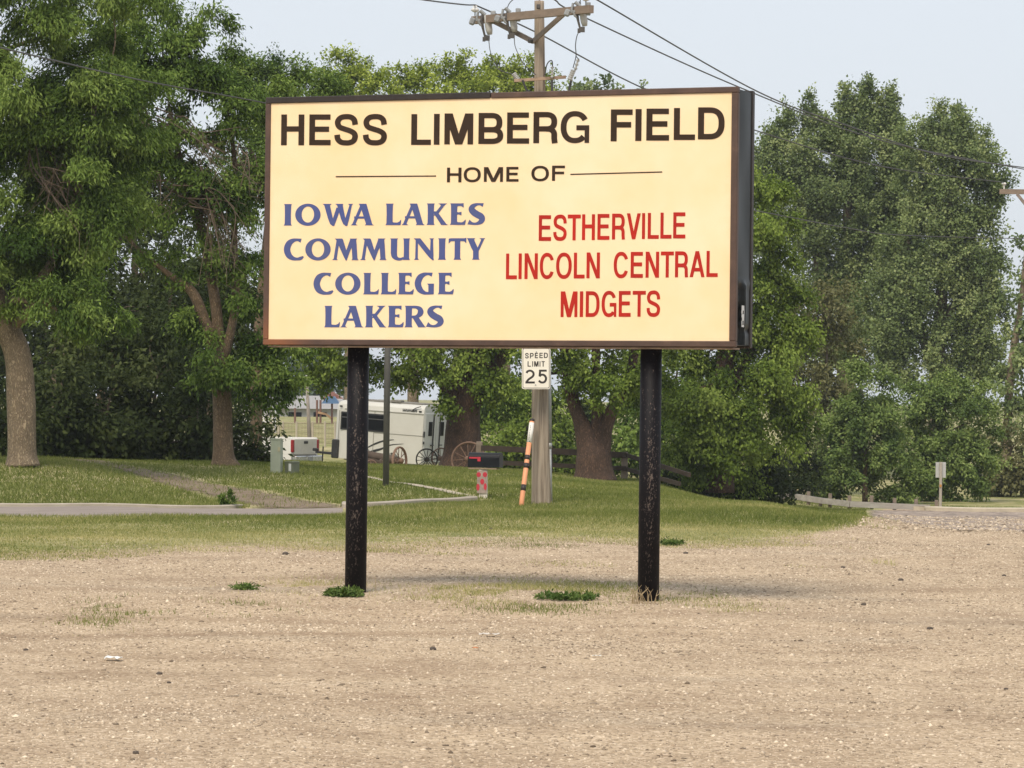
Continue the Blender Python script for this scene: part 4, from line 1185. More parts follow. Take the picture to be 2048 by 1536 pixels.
# ------------------------------------------------------------------ mailbox
def build_mailbox():
    D0 = 54.4; k = D0 / F
    base = P(966, 1006, D0)
    t = thing('mailbox', base, 'black mailbox with red flag on a white post beside the street', 'mailbox')
    m_k = mk('black_enamel', (.008, .009, .011), (.012, .013, .015), .4, bump=0, spec=.2)
    m_r = mk('red_flag_paint', (.55, .04, .06), (.45, .03, .05), .5, bump=0)
    m_w = mk('white_post_paint', (.72, .68, .60), (.55, .50, .42), .7, vscale=10)
    m_b = mk('bare_board', (.36, .27, .19), (.25, .18, .12), .8)
    m_p = mk('peeling_panel', (.42, .34, .29), (.24, .18, .15), .85, vscale=14)
    p = MB().box(P(966.5, 973, D0), (17 * k, 16 * k, 68 * k), None, .01).build('post', m_w, t)
    # cross section: half-round top; the box runs along its length, turned a little so the right end shows
    al = unit(np.array([math.cos(.30), -math.sin(.30), 0.0])); ac = np.array([-al[1], al[0], 0]); ac = ac if ac[1] > 0 else -ac
    w, h, Ln = .19, .235, .50
    o = P(969, 934.5, D0) - al * Ln / 2
    prof = [(-w / 2, 0), (w / 2, 0), (w / 2, h - w / 2)] + [(w / 2 * math.cos(a), h - w / 2 + w / 2 * math.sin(a)) for a in np.linspace(.2, math.pi - .2, 12)] + [(-w / 2, h - w / 2)]
    b = MB().prism(prof, o, ac, (0, 0, 1), al * Ln); b.build('box', m_k, t)
    prof2 = [(x * 1.05, y * 1.02) for x, y in prof]
    MB().prism(prof2, o + al * Ln, ac, (0, 0, 1), al * .03).build('door', m_k, t)
    MB().box(P(968, 937, D0), (.47, .17, .02), np.stack([al, ac, (0, 0, 1)], 1)).build('mounting_board', m_b, t)
    fp = o + al * .03 - ac * (w / 2 + .008) + np.array([0, 0, .15])
    MB().box(fp + al * .07, (.15, .006, .025), np.stack([al, ac, (0, 0, 1)], 1)).box(fp + al * .16 + np.array([0, 0, -.02]), (.05, .006, .07), np.stack([al, ac, (0, 0, 1)], 1)).build('flag', m_r, t)
    pn = MB().box(P(964, 963.5, D0) - (0, 9 * k, 0), (19.5 * k, .02, 45 * k)).build('panel', m_p, t)
    dc = MB()
    for (x, y, rx, ry) in ((957.5, 949, 4.5, 5), (970, 949, 4.5, 5), (964.5, 963, 4, 6), (956, 974, 3.2, 7), (970.5, 973, 3.2, 7)):
        c = P(x, y, D0) - np.array([0, 9 * k + .013, 0]); V = [c + np.array([rx * k * math.cos(a), 0, ry * k * math.sin(a)]) for a in np.linspace(0, 2 * math.pi, 13)[:-1]]
        dc.add(V + [v + np.array([0, .004, 0]) for v in V], [tuple(range(12))] + [(i, (i + 1) % 12, (i + 1) % 12 + 12, i + 12) for i in range(12)])
    dc.build('red_ornament', m_r, pn)
build_mailbox()

# ------------------------------------------------------------------ grey post, pedestals
def build_small_street():
    D0 = 57.2
    b = G(774, D0); top = P(778.5, 420, D0)
    t = thing('metal_post', b, 'plain dark grey metal post standing on the lawn by the wagon wheel', 'post')
    MB().tube([b - (0, 0, .1), top], 6.3 * D0 / F, 16).build('shaft', mk('grey_post_paint', (.085, .085, .082), (.11, .108, .10), .55, vscale=5), t, True)
    D1 = 61.5; k = D1 / F
    m_g = mk('pale_green_enamel', (.34, .375, .29), (.28, .31, .24), .5, vscale=4, bump=.03)
    m_g2 = mk('olive_enamel', (.135, .15, .10), (.105, .118, .08), .55, vscale=4, bump=.03)
    b = P(553, 944, D1); b[2] = ground_z(b[0], b[1])
    Rz = np.array(Matrix.Rotation(-.35, 3, 'Z'))
    t = thing('utility_pedestal', b, 'tall pale green utility pedestal by the pickup truck', 'utility pedestal', rot=None)
    h = 66 * k
    MB().box(b + (0, 0, h / 2 - .05), (22 * k, 14 * k, h + .1), Rz, .012).build('cabinet', m_g, t)
    MB().box(b + (0, 0, h + .012), (23.5 * k, 15.5 * k, .03), Rz, .01).build('lid', m_g, t)
    MB().box(b + Rz @ np.array([8 * k, -7.4 * k, h * .72]), (5 * k, .01, 9 * k), Rz).build('notice_label', mk('yellowed_label', (.45, .42, .28), None, .6, bump=0), t)
    b = P(584, 946, D1); b[2] = ground_z(b[0], b[1])
    t = thing('transformer_box', b, 'low olive green transformer box beside the tall pedestal', 'utility box')
    R2 = np.array(Matrix.Rotation(-.75, 3, 'Z'))
    MB().box(b + (0, 0, .09), (24 * k, 20 * k, 24 * k + .05), R2, .012).build('cabinet', m_g2, t)
    MB().box(b + (0, 0, .20), (25 * k, 21 * k, .035), R2, .01).build('lid', m_g2, t)
    MB().box(b + R2 @ np.array([4.5 * k, -10.2 * k, .11]), (7 * k, .008, 15 * k), R2).build('warning_label', mk('pale_label', (.62, .64, .62), (.5, .52, .5), .5, bump=0), t)
build_small_street()

# ------------------------------------------------------------------ trailer and pickup
M_cream = mk('cream_trailer_paint', (.58, .575, .53), (.53, .52, .475), .4, vscale=1.2, bump=0)
M_glass = mk('dark_tinted_glass', (.006, .007, .008), (.010, .011, .012), .35, bump=0, spec=.02)
M_rubber = mk('tyre_rubber', (.018, .018, .018), (.03, .029, .028), .8, bump=0)
M_trim = mk('black_trim', (.018, .018, .018), (.03, .03, .03), .5, bump=0)
M_roofg = mk('dirty_grey_roof', (.25, .235, .205), (.14, .13, .11), .8, vscale=3)
M_rimst = mk('steel_rim', (.45, .45, .44), (.3, .3, .3), .4, .6, bump=0)
M_white_car = mk('white_car_paint', (.74, .73, .70), (.66, .65, .61), .3, vscale=1.5, bump=0)

def wheel(parent, c, ax, R, w, name='wheel'):
    """Tyre with a rim; c is the hub centre, ax the axle direction."""
    c = np.array(c, float); ax = unit(np.array(ax, float)); u = unit(np.cross(ax, (0, 0, 1))); v = np.cross(u, ax)
    ty = MB()
    prof = [(.62, -.5), (.93, -.5), (1, -.3), (1, .3), (.93, .5), (.62, .5)]
    n = 28; V = []
    for i in range(n):
        a = i * 2 * math.pi / n; d = u * math.cos(a) + v * math.sin(a)
        V += [c + d * R * p + ax * w * q for p, q in prof]
    m = len(prof)
    ty.add(V, [(i * m + j, i * m + (j + 1) % m, ((i + 1) % n) * m + (j + 1) % m, ((i + 1) % n) * m + j) for i in range(n) for j in range(m)])
    o = ty.build(name, M_rubber, parent, True)
    MB().tube([c - ax * w * .35, c + ax * w * .30, c + ax * w * .38], [R * .63, R * .63, R * .2], 20).build('rim', M_rimst, o)
    return o

def vehicle_frame(phi, corner, tilt=0):
    h = np.array([-math.cos(phi), math.sin(phi), 0]); n = np.array([-math.sin(phi), -math.cos(phi), 0]); up = np.array([0, 0, 1.0])
    h2 = h * math.cos(tilt) + up * math.sin(tilt); u2 = up * math.cos(tilt) - h * math.sin(tilt)
    return lambda x, y, z: np.array(corner) + h2 * x + n * y + u2 * z, np.stack([h2, n, u2], 1), h2, n, u2

def build_trailer():
    phi = math.radians(21); D0 = 111.0
    corner = P(840.5, 935, D0); corner[2] = 1.6 - (950 - horizon(840)) * D0 / F + .02
    Lc, R, h, n, u = vehicle_frame(phi, corner, math.radians(3.2))
    t = thing('horse_trailer', corner, 'cream horse trailer with dark windows parked beyond the lawn', 'trailer')
    Ln, W, top = 3.2, 2.0, 2.25
    zb = .32
    # body shell: section with rounded shoulders, front corners rounded
    sec = [(0, zb), (0, top - .28), (-.03, top - .14), (-.12, top - .04), (-.28, top), (-W + .28, top), (-W + .12, top - .04), (-W + .03, top - .14), (-W, top - .28), (-W, zb)]
    V = []; xs = [0, .02, Ln - .45, Ln - .3, Ln - .15, Ln - .05, Ln]; inset = [0, 0, 0, .02, .07, .16, .3]
    for x, i_ in zip(xs, inset):
        for y, z in sec:
            yy = -i_ + (y + W / 2) * (1 - 2 * i_ / W) * 1.0 - W / 2 + i_ if True else y
            zz = z - (i_ * .5 if z > 1 else 0)
            V.append(Lc(x, yy, zz))
    m = len(sec)
    f = [(i * m + j, i * m + (j + 1) % m, (i + 1) * m + (j + 1) % m, (i + 1) * m + j) for i in range(len(xs) - 1) for j in range(m)]
    f += [tuple(range(m)), tuple((len(xs) - 1) * m + j for j in range(m))]
    b = MB(); b.add(V, f); b.build('body', M_cream, t)
    B = lambda x0, x1, z0, z1, d, th=.02: (Lc((x0 + x1) / 2, d, (z0 + z1) / 2), (abs(x1 - x0), th, z1 - z0))
    MB().box(Lc(Ln / 2 - .05, -W / 2, top + .012), (Ln - .5, W - .5, .05), R).box(Lc(1.1, -.35, top + .06), (.35, .3, .09), R, .02).build('roof', M_roofg, t)
    MB().box(Lc(1.55, -.42, top + .08), (.09, .09, .12), R, .03).build('roof_vent', mk('white_vent', (.7, .7, .68), None, .5, bump=0), t)
    MB().box(*B(0, Ln - .4, top - .31, top - .285, .006), R).build('eave_trim', mk('grey_trim', (.30, .29, .25), (.24, .23, .2), .5, bump=0), t)
    MB().box(*B(0.0, 1.72, 1.235, 1.25, .004, .012), R).box(*B(1.72, 1.735, zb + .05, top - .32, .004, .012), R).box(*B(2.98, 2.995, zb + .05, top - .36, .004, .012), R).box(*B(2.2, 2.212, zb + .05, top - .36, .004, .012), R).build('panel_seam', mk('seam_grey', (.22, .21, .18), None, .6, bump=0), t)
    for x0, x1 in ((2.27, 2.93), (1.30, 2.05)):
        w = MB().box(*B(x0, x1, 1.27, 1.86, .012, .03), R, .06).build('window', M_trim, t)
        MB().box(*B(x0 + .05, x1 - .05, 1.32, 1.66, .030, .01), R, .03).build('pane', M_glass, w)
        MB().box(*B(x0 + .05, x1 - .05, 1.70, 1.81, .030, .01), R, .02).build('pane', M_glass, w)
        MB().box(*B(x0 + .05, x1 - .05, 1.672, 1.692, .032, .012), R).build('divider_bar', mk('window_bar', (.12, .12, .12), None, .5, bump=0), w)
    # dark curved stripes
    st = MB()
    for pts in ([(2.05, .66, .02), (1.7, .86, .06), (1.35, 1.0, .05), (1.0, 1.06, .02)], [(2.02, .52, .03), (1.75, .62, .085), (1.45, .72, .07), (1.1, .88, .035), (.65, .95, .012)], [(1.9, .70, .015), (1.82, .60, .05), (1.74, .56, .02)]):
        c = catmull(np.array(pts), 8)
        for a, z in zip(c, c[1:]):
            st.add([Lc(a[0], .008, a[1] - a[2] / 2), Lc(z[0], .008, z[1] - z[2] / 2), Lc(z[0], .008, z[1] + z[2] / 2), Lc(a[0], .008, a[1] + a[2] / 2)], [(0, 1, 2, 3)])
    st.build('side_stripe', M_trim, t)
    # maker's lettering by the rear eave, illegible at this size, with a small emblem over it
    st = MB(); rg = np.random.default_rng(2)
    for i in range(11):
        x = .74 - i * .047
        st.box(Lc(x, .008, top - .20), (.02, .006, .085), R); st.box(Lc(x - .015, .008, top - .20 + rg.uniform(-.03, .03)), (.03, .006, .02), R)
    c = catmull([(.40, .0), (.33, .06), (.24, .10), (.12, .14)], 6)
    for a, z in zip(c, c[1:]): st.beam(Lc(a[0], .008, top - .19 + a[1]), Lc(z[0], .008, top - .19 + z[1]), .025, .025)
    st.build('lettering', M_trim, t)
    MB().box(Lc(.13, .008, top - .215), (.10, .02, .055), R, .01).build('marker_light', M_trim, t)
    MB().box(Lc(2.95, .0, top - .22), (.10, .02, .055), R, .01).build('marker_light', M_trim, t)
    MB().box(Lc(Ln - .12, -.05, .62), (.26, .12, .62), R, .03).build('stone_guard', M_trim, t)
    # rear wall: two doors with rounded windows
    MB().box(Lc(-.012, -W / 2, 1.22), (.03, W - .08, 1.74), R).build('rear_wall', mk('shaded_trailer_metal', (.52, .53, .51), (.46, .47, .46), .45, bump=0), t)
    for s in (-.5, -1.5):
        yc = s * W / 2
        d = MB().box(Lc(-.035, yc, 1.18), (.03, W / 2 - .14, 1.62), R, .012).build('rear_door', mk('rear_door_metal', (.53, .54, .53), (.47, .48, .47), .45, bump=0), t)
        MB().box(Lc(-.055, yc, 1.48), (.02, .30, .46), R, .1).build('pane', M_glass, d)
        MB().tube([Lc(-.075, yc * .55 - W / 2 * .45, zb + .1), Lc(-.075, yc * .55 - W / 2 * .45, top - .3)], .022, 8).build('lock_rod', M_trim, d)
        MB().beam(Lc(-.09, yc * .72 - W / 2 * .28 - .12, .95), Lc(-.09, yc * .72 - W / 2 * .28 + .12, .95), .03, .035).build('handle', M_trim, d)
    MB().box(Lc(-.04, -.03, 1.3), (.05, .05, .2), R, .015).box(Lc(-.04, -.03, 1.03), (.05, .05, .09), R, .015).build('hinge', M_trim, t)
    for x in (1.05, 1.85):
        for y in (-.02, -W + .02): wheel(t, Lc(x, y - .08 * (1 if y > -1 else -1), .33), n if y > -1 else -n, .33, .2)
    MB().beam(Lc(Ln - .1, -.5, .42), Lc(Ln + 1.0, -W / 2, .42), .06, .07).beam(Lc(Ln - .1, -W + .5, .42), Lc(Ln + 1.0, -W / 2, .42), .06, .07).tube([Lc(Ln + .75, -W / 2, .1), Lc(Ln + .75, -W / 2, .62)], .022, 8).box(Lc(Ln + 1.02, -W / 2, .5), (.2, .09, .1), R, .02).build('hitch', M_trim, t)
build_trailer()

def build_pickup():
    phi = math.radians(24); D0 = 112.5
    corner = P(582, 935, D0); corner[2] = 1.6 - (953 - horizon(582)) * D0 / F
    Lc, R, h, n, u = vehicle_frame(phi, corner)
    t = thing('pickup_truck', corner, 'white pickup truck hitched to the trailer, seen past the green pedestal', 'pickup')
    W = 1.9
    def slab(prof, y0, y1, name, mat, parent=t, smooth=False):
        m = len(prof); V = [Lc(x, y0, z) for x, z in prof] + [Lc(x, y1, z) for x, z in prof]
        b = MB(); b.add(V, [tuple(range(m))[::-1], tuple(range(m, 2 * m))] + [(i, (i + 1) % m, (i + 1) % m + m, i + m) for i in range(m)])
        return b.build(name, mat, parent, smooth)
    # bed sides with wheel arch, floor, front wall
    archr = [(1.2 + .45 * math.cos(a), .42 + .45 * math.sin(a)) for a in np.linspace(math.pi, 0, 12)]
    side = [(0, .55)] + [(max(.0, x), max(z, .5)) for x, z in archr] + [(2.1, .5), (2.1, 1.28), (.05, 1.28), (0, 1.22)]
    slab(side, -.10, 0, 'bed_side', M_white_car); slab(side, -W, -W + .1, 'bed_side', M_white_car)
    MB().box(Lc(1.05, -W / 2, .72), (2.05, W - .22, .06), R).box(Lc(2.07, -W / 2, .95), (.05, W - .22, .5), R).build('bed', M_white_car, t)
    tg = MB().box(Lc(-.01, -W / 2, .98), (.07, W - .26, .52), R, .02).build('tailgate', mk('white_tailgate', (.66, .64, .58), (.56, .54, .48), .4, vscale=3, bump=0), t)
    MB().box(Lc(-.05, -W / 2, 1.12), (.03, .28, .09), R, .02).build('handle', M_trim, tg)
    for y in (-.06, -W + .06): MB().box(Lc(-.015, y, 1.0), (.10, .13, .42), R, .02).build('tail_light', mk('red_lens', (.30, .015, .02), (.22, .012, .015), .2, bump=0), t)
    MB().box(Lc(-.13, -W / 2, .58), (.2, W, .2), R, .03).build('rear_bumper', mk('chrome_bumper', (.55, .56, .57), (.45, .46, .47), .2, .9, bump=0), t)
    MB().box(Lc(-.02, -W / 2, .38), (.2, W - .2, .2), R, .03).build('underbody', M_trim, t)
    MB().box(Lc(-.24, -W / 2, .58), (.01, .3, .15), R).build('number_plate', mk('plate', (.4, .42, .45), None, .4, bump=0), t)
    arch2 = [(4.6 + .45 * math.cos(a), .42 + .45 * math.sin(a)) for a in np.linspace(math.pi, 0, 12)]
    low = [(2.14, .5)] + [(x, max(z, .5)) for x, z in arch2] + [(5.5, .5), (5.55, .95), (5.4, 1.08), (4.2, 1.16), (2.14, 1.26)]
    slab(low, -W, 0, 'body', M_white_car)
    cab = [(2.16, 1.26), (2.3, 1.82), (3.3, 1.86), (3.55, 1.8), (4.25, 1.17)]
    slab(cab, -W + .08, -.08, 'cab', M_white_car)
    for y, e in ((-.075, 1), (-W + .075, -1)):
        slab([(2.35, 1.30), (2.42, 1.72), (3.05, 1.75), (3.05, 1.27)], y, y + .012 * e, 'window', M_glass)
        slab([(3.12, 1.27), (3.12, 1.75), (3.45, 1.73), (3.95, 1.25)], y, y + .012 * e, 'window', M_glass)
    MB().box(Lc(2.21, -W / 2, 1.58), (.02, 1.45, .34), R @ np.array(Matrix.Rotation(.24, 3, 'Y')), .03).build('rear_window', M_glass, t)
    for x in (1.2, 4.6):
        for y, e in ((-.12, 1), (-W + .12, -1)): wheel(t, Lc(x, y, .38), n * e, .38, .24)
build_pickup()

# ------------------------------------------------------------------ old wagon wheels and gear
M_rustiron = mk('rusty_iron', (.15, .085, .055), (.26, .17, .12), .8, vscale=14, bump=.2)
M_blkiron = mk('black_iron', (.03, .028, .025), (.065, .05, .04), .7, vscale=14, bump=.2)
M_oldwood = mk('old_dark_wood', (.085, .06, .045), (.14, .105, .08), .9, vscale=9, bump=.4)
def wagon_wheel(px, py, D0, ry, turn, mat, label, lean=0.0, spokes=12, rim=.026, parent=None, part='wheel'):
    c = P(px, py, D0); R = ry * D0 / F
    u = np.array([math.cos(turn), math.sin(turn), 0]); v = unit(np.array([0, math.sin(lean), math.cos(lean)])); v = unit(v - u * (v @ u)); ax = np.cross(u, v)
    t = thing('wagon_wheel', c - v * R, label, 'wheel', 'old iron wagon wheels') if parent is None else parent
    rm = MB().ring(c, u, v, R - rim, rim, 44, 8, 1.5).build('rim' if parent is None else part, mat, t, True)
    sp = MB()
    for i in range(spokes):
        a = i * 2 * math.pi / spokes + .1; d = u * math.cos(a) + v * math.sin(a)
        sp.tube([c + d * .05 + ax * .03 * (-1) ** i, c + d * (R - rim)], .011, 6)
    sp.build('spokes', mat, t if parent is None else rm)
    MB().tube([c - ax * .11, c - ax * .09, c + ax * .09, c + ax * .11], [.035, .065, .065, .035], 12).build('hub', mat, t if parent is None else rm)
    return t
wagon_wheel(799, 921.5, 86, 29, math.radians(62), M_rustiron, 'rusty spoked wheel seen almost edge-on in front of the trailer', .02)
wagon_wheel(853.5, 919, 93, 22.5, math.radians(8), M_blkiron, 'thin black spoked wheel standing below the trailer doors', .05, 14, .02)
wagon_wheel(882, 917, 95, 22, math.radians(30), M_rustiron, 'rusty wheel half hidden between the black wheel and the tree trunk', .05, 12, .02)
wagon_wheel(936, 918, 90, 36, math.radians(-18), M_rustiron, 'large brown wheel leaning on the thick trunk behind the mailbox', .22, 12, .03)
def build_wagon():
    D0 = 87; c = P(752, 932, D0); c[2] = ground_z(c[0], c[1])
    t = thing('wagon_gear', c, 'old dark wooden wagon running gear behind the left sign post', 'wagon')
    MB().tube(catmull([P(722, 905, D0 + .4), P(745, 911, D0), P(772, 916, D0 - .3), P(793, 921, D0 - .5)], 6), .10, 12).build('log_beam', M_oldwood, t, True)
    MB().beam(P(735, 921, D0), P(792, 926, D0 - .4), .12, .14).box(P(770, 927, D0 - .2), (.3, .3, .22), None, .03).build('axle', M_oldwood, t)
    MB().beam(P(690, 928, D0 + 1), P(735, 924, D0), .07, .08).build('tongue', M_oldwood, t)
    wagon_wheel(742, 932, D0 - .4, 13, math.radians(10), M_rustiron, None, 0, 8, .02, parent=t)
    wagon_wheel(777, 931, D0 + .6, 13, math.radians(10), M_rustiron, None, 0, 8, .02, parent=t)
build_wagon()

# ------------------------------------------------------------------ fences
M_fdark = mk('dark_fence_wood', (.030, .023, .018), (.06, .042, .03), .9, vscale=7, bump=.3)
M_fgrey = mk('grey_fence_wood', (.42, .395, .36), (.26, .24, .215), .9, vscale=7, stretch=(.2, 1, 1), bump=.4)
M_fpost = mk('grey_brown_post', (.27, .22, .175), (.17, .135, .105), .9, vscale=7, bump=.4)
def build_fences():
    D0 = 87.5; k = D0 / F
    t = thing('wooden_fence', G(1100, D0), 'dark two-rail wooden fence behind the mailbox and forked tree', 'fence')
    MB().beam(P(962, 896, D0), P(1100, 902, D0), .05, 11 * k).beam(P(1100, 902, D0 + .06), P(1252, 910.5, D0), .05, 12 * k).build('rail', M_fdark, t)
    MB().beam(P(962, 924, D0), P(1100, 930, D0), .05, 9 * k).beam(P(1100, 930, D0 + .06), P(1252, 937, D0), .05, 9 * k).build('rail', M_fdark, t)
    MB().beam(P(1252, 910, D0 + .1), P(1380, 950, 83), .05, 8 * k).build('rail', M_fdark, t)
    MB().beam(P(1252, 938, D0 + .1), P(1360, 968, 83), .05, 8 * k).build('rail', M_fdark, t)
    for px, y0, mt in ((959.5, 883, M_fpost), (1100, 893, M_fdark), (1250, 904, M_fpost)):
        D = 80 if px == 1365 else D0
        b = G(px, D + .12); MB().box(((b + P(px, y0, D + .12)) / 2 - (0, 0, .1)), (13 * k, 12 * k, P(px, y0, D + .12)[2] - b[2] + .2), None, .01).build('post', mt, t)
    # guard rail at the street corner
    D1 = 100.0; k = D1 / F
    t = thing('guard_rail', G(1700, D1), 'weathered grey timber guard rail with short posts at the road corner', 'guard rail')
    pts = [(1532, 987, 103), (1590, 993, 102), (1640, 1001, 101), (1700, 1008, 100.2), (1770, 1011.5, 100.2), (1860, 1015.5, 100.2)]
    for a, z in zip(pts, pts[1:]):
        MB().beam(P(*a), P(*z), .06, 11.5 * k).build('rail', M_fgrey, t)
    for px, yt, yb in ((1567, 981, 1008), (1617, 983, 1008), (1660, 987, 1013), (1699, 991, 1014), (1743, 991, 1017), (1789, 996, 1018), (1832, 998, 1020), (1873, 1000, 1020), (1641, 998, 1011)):
        D = float(np.interp(px, [1532, 1640, 1700, 1880], [103, 101, 100.2, 100.2])) + .12
        a, z = P(px, yt, D), P(px, yb + 5, D)
        MB().box((a + z) / 2, (7 * k, 7 * k, a[2] - z[2]), None, .008).build('post', M_fpost, t)
    # road sign seen from behind
    D2 = 101.5; k = D2 / F
    b = P(1880.5, 1022, D2)
    t = thing('road_sign', b, 'small road sign seen from behind on a thin wooden post', 'road sign')
    MB().tube([b, P(1882, 924, D2)], 3.0 * k, 8).build('post', mk('pale_post', (.42, .39, .33), (.32, .29, .24), .8, vscale=10), t)
    a = P(1882, 940, D2); MB().box(a + (0, .0, 0) + np.array([0, 4.2 * k, 0]), (20.5 * k, .012, 31 * k), None, .004).build('sign_panel', mk('sign_back_aluminium', (.52, .53, .51), (.45, .46, .44), .4, .2, bump=0), t)
    MB().tube([P(1880.8, 974, D2) + (0, -3.2 * k, 0), P(1880.8, 969, D2) + (0, -3.2 * k, 0)], 2.2 * k, 8).build('reflector', mk('amber_reflector', (.55, .27, .06), None, .4, bump=0), t)
    # far ball-field fence
    D3 = 128.0; k = D3 / F
    t = thing('field_fence', G(600, D3), 'pale post and wire fence along the far field', 'fence')
    w = MB()
    for i in range(46): px = 540 + i * 2.85; w.tube([P(px, 846, D3), P(px, 889, D3)], .006, 4)
    for y in (846, 856, 866, 876, 886): w.tube([P(536, y - .5, D3), P(672, y + .5, D3)], .012 if y in (846,) else .006, 4)
    w.build('wire_mesh', mk('rusty_wire', (.30, .24, .18), (.24, .19, .14), .7, bump=0), t)
    for px in (541, 557, 566, 593, 625, 650, 670):
        MB().tube([P(px, 843, D3), P(px, 894, D3)], 2.1 * k, 8).build('post', mk('pale_fence_post', (.52, .46, .37), (.42, .37, .29), .8), t)
build_fences()

# ------------------------------------------------------------------ far ball field
def build_far():
    D0 = 150.0
    t = thing('bleachers', P(520, 880, D0), 'white metal bleachers half hidden behind the leaves', 'bleachers')
    m = mk('white_aluminium', (.72, .70, .66), (.6, .58, .55), .45, .1, bump=0)
    for i in range(7):
        y = 866 - i * 7.6; d = D0 + i * .6
        MB().beam(P(478, y, d), P(552 - i * 0.6, y + .7, d), .25, .06).build('seat', m, t)
    fr = MB()
    for px in (482, 505, 528, 551):
        fr.tube([P(px, 872, D0), P(px, 812, D0 + 4.2)], .03, 6).tube([P(px, 880, D0 + 4.2), P(px, 812, D0 + 4.2)], .03, 6)
    for a, z in ((482, 505), (505, 528), (528, 551)):
        fr.tube([P(a, 858, D0 + 4.2), P(z, 814, D0 + 4.2)], .022, 6).tube([P(z, 858, D0 + 4.2), P(a, 814, D0 + 4.2)], .022, 6)
    fr.tube([P(478, 810, D0 + 4.3), P(553, 811, D0 + 4.3)], .03, 6).tube([P(478, 816, D0 + 4.3), P(553, 817, D0 + 4.3)], .02, 6)
    fr.build('frame', m, t)
    # thin grey pole
    D1 = 118.0
    t = thing('light_pole', P(620, 912, D1), 'thin grey wooden pole standing by the far field fence', 'pole')
    MB().tube([P(620.5, 915, D1), P(617, 830, D1), P(613, 752, D1)], [.072, .062, .048], 12).build('shaft', mk('far_pole_wood', (.34, .30, .26), (.27, .235, .2), .9), t, True)
    MB().tube([P(613, 752, D1), P(612.4, 744, D1)], [.04, .02], 8).tube([P(609, 753, D1), P(616, 757, D1)], .02, 6).build('fitting', M_white, t)
    # long grey building
    D2 = 235.0
    base = P(610, 846, D2)
    t = thing('long_shed', base, 'long low grey building far beyond the field', 'building')
    Lf, Rt = P(500, 846, D2), P(676, 847, D2); hgt = 30 * D2 / F
    c = (Lf + Rt) / 2 + np.array([0, 3, hgt / 2 - .4]); wd = Rt[0] - Lf[0]
    MB().box(c, (wd, 6, hgt + .8)).build('wall', mk('grey_siding', (.44, .43, .41), (.38, .37, .35), .8), t)
    rz = c[2] + hgt / 2 + .38
    MB().prism([(-3.4, 0), (3.4, 0), (0, .9)], (c[0] - wd / 2 - .2, c[1], rz), (0, 1, 0), (0, 0, 1), (wd + .4, 0, 0)).build('roof', mk('grey_roof', (.33, .325, .32), (.28, .275, .27), .8), t)
    for px in (590, 640):
        q = P(px, 836, D2); MB().box((q[0], c[1] - 3.01, q[2]), (.9, .05, .8)).build('window', M_glass, t)
    # coloured play structure
    D3 = 190.0
    t = thing('play_structure', P(655, 848, D3), 'colourful playground structure showing beside the trailer front', 'playground')
    ps = MB()
    for px in (590, 634, 641, 664): ps.tube([P(px, 850, D3), P(px, 800 if px > 600 else 816, D3)], .06, 8)
    ps.build('post', mk('red_brown_post', (.20, .11, .08), (.17, .09, .07), .6, bump=0), t)
    MB().beam(P(636, 825, D3), P(652, 828, D3), .3, .12).beam(P(652, 828, D3), P(662, 836, D3), .3, .12).build('slide', mk('orange_plastic_slide', (.42, .26, .14), None, .5, bump=0), t)
    a = P(662, 800, D3); MB().prism([(-.5, -.2), (.5, -.2), (.2, .2), (-.2, .2)], a - np.array([0, .6, 0]), (1, 0, 0), (0, 0, 1), (0, 1.2, 0)).build('blue_roof', mk('blue_roof_plastic', (.10, .19, .36), None, .5, bump=0), t)
    a = P(666, 792, D3 + 1.5); MB().prism([(-.6, -.15), (.6, -.15), (0, .25)], a - np.array([0, .6, 0]), (1, 0, 0), (0, 0, 1), (0, 1.2, 0)).build('red_roof', mk('red_roof_plastic', (.30, .14, .11), None, .5, bump=0), t)
build_far()

# ------------------------------------------------------------------ trees
GL, GC, GR = 'trees on the left', 'trees behind the sign', 'tall trees on the right'
make_tree('leafy_tree', 57, [(40, 120, 240, 190), (100, 330, 200, 120), (170, 430, 110, 110), (40, 470, 150, 100), (120, 600, 110, 45, 1.1, -.6), (170, 640, 75, 35, 1.0, -.6), (-160, 330, 160, 420, .7), (190, 200, 130, 150), (70, -80, 260, 160, .8), (40, 560, 60, 45, .8)],
          [[(45, 932, 36), (44, 900, 29), (42, 800, 29), (36, 715, 27), (16, 660, 25), (-8, 600, 23), (-30, 480, 18), (-20, 300, 14), (10, 100, 9)], [(10, 640, 16), (60, 590, 13), (110, 520, 12), (140, 455, 11), (165, 340, 8), (190, 210, 5)], [(-8, 600, 14), (-80, 420, 10), (-120, 200, 6)]],
          L_A, M_bark_grey, 'leaning tree with thick grey-brown trunk at the left edge of the lawn', GL, seed=1, leaf=(.095, .028), cov=3.7, clump=.46, droop=.5, flat=.42, dens=3.4, jit=.045,
          twigs=[(60, 300, 130, 430, 8, 14), (30, 180, 60, 240, 4, 12), (100, 340, 120, 410, 5, 10)])
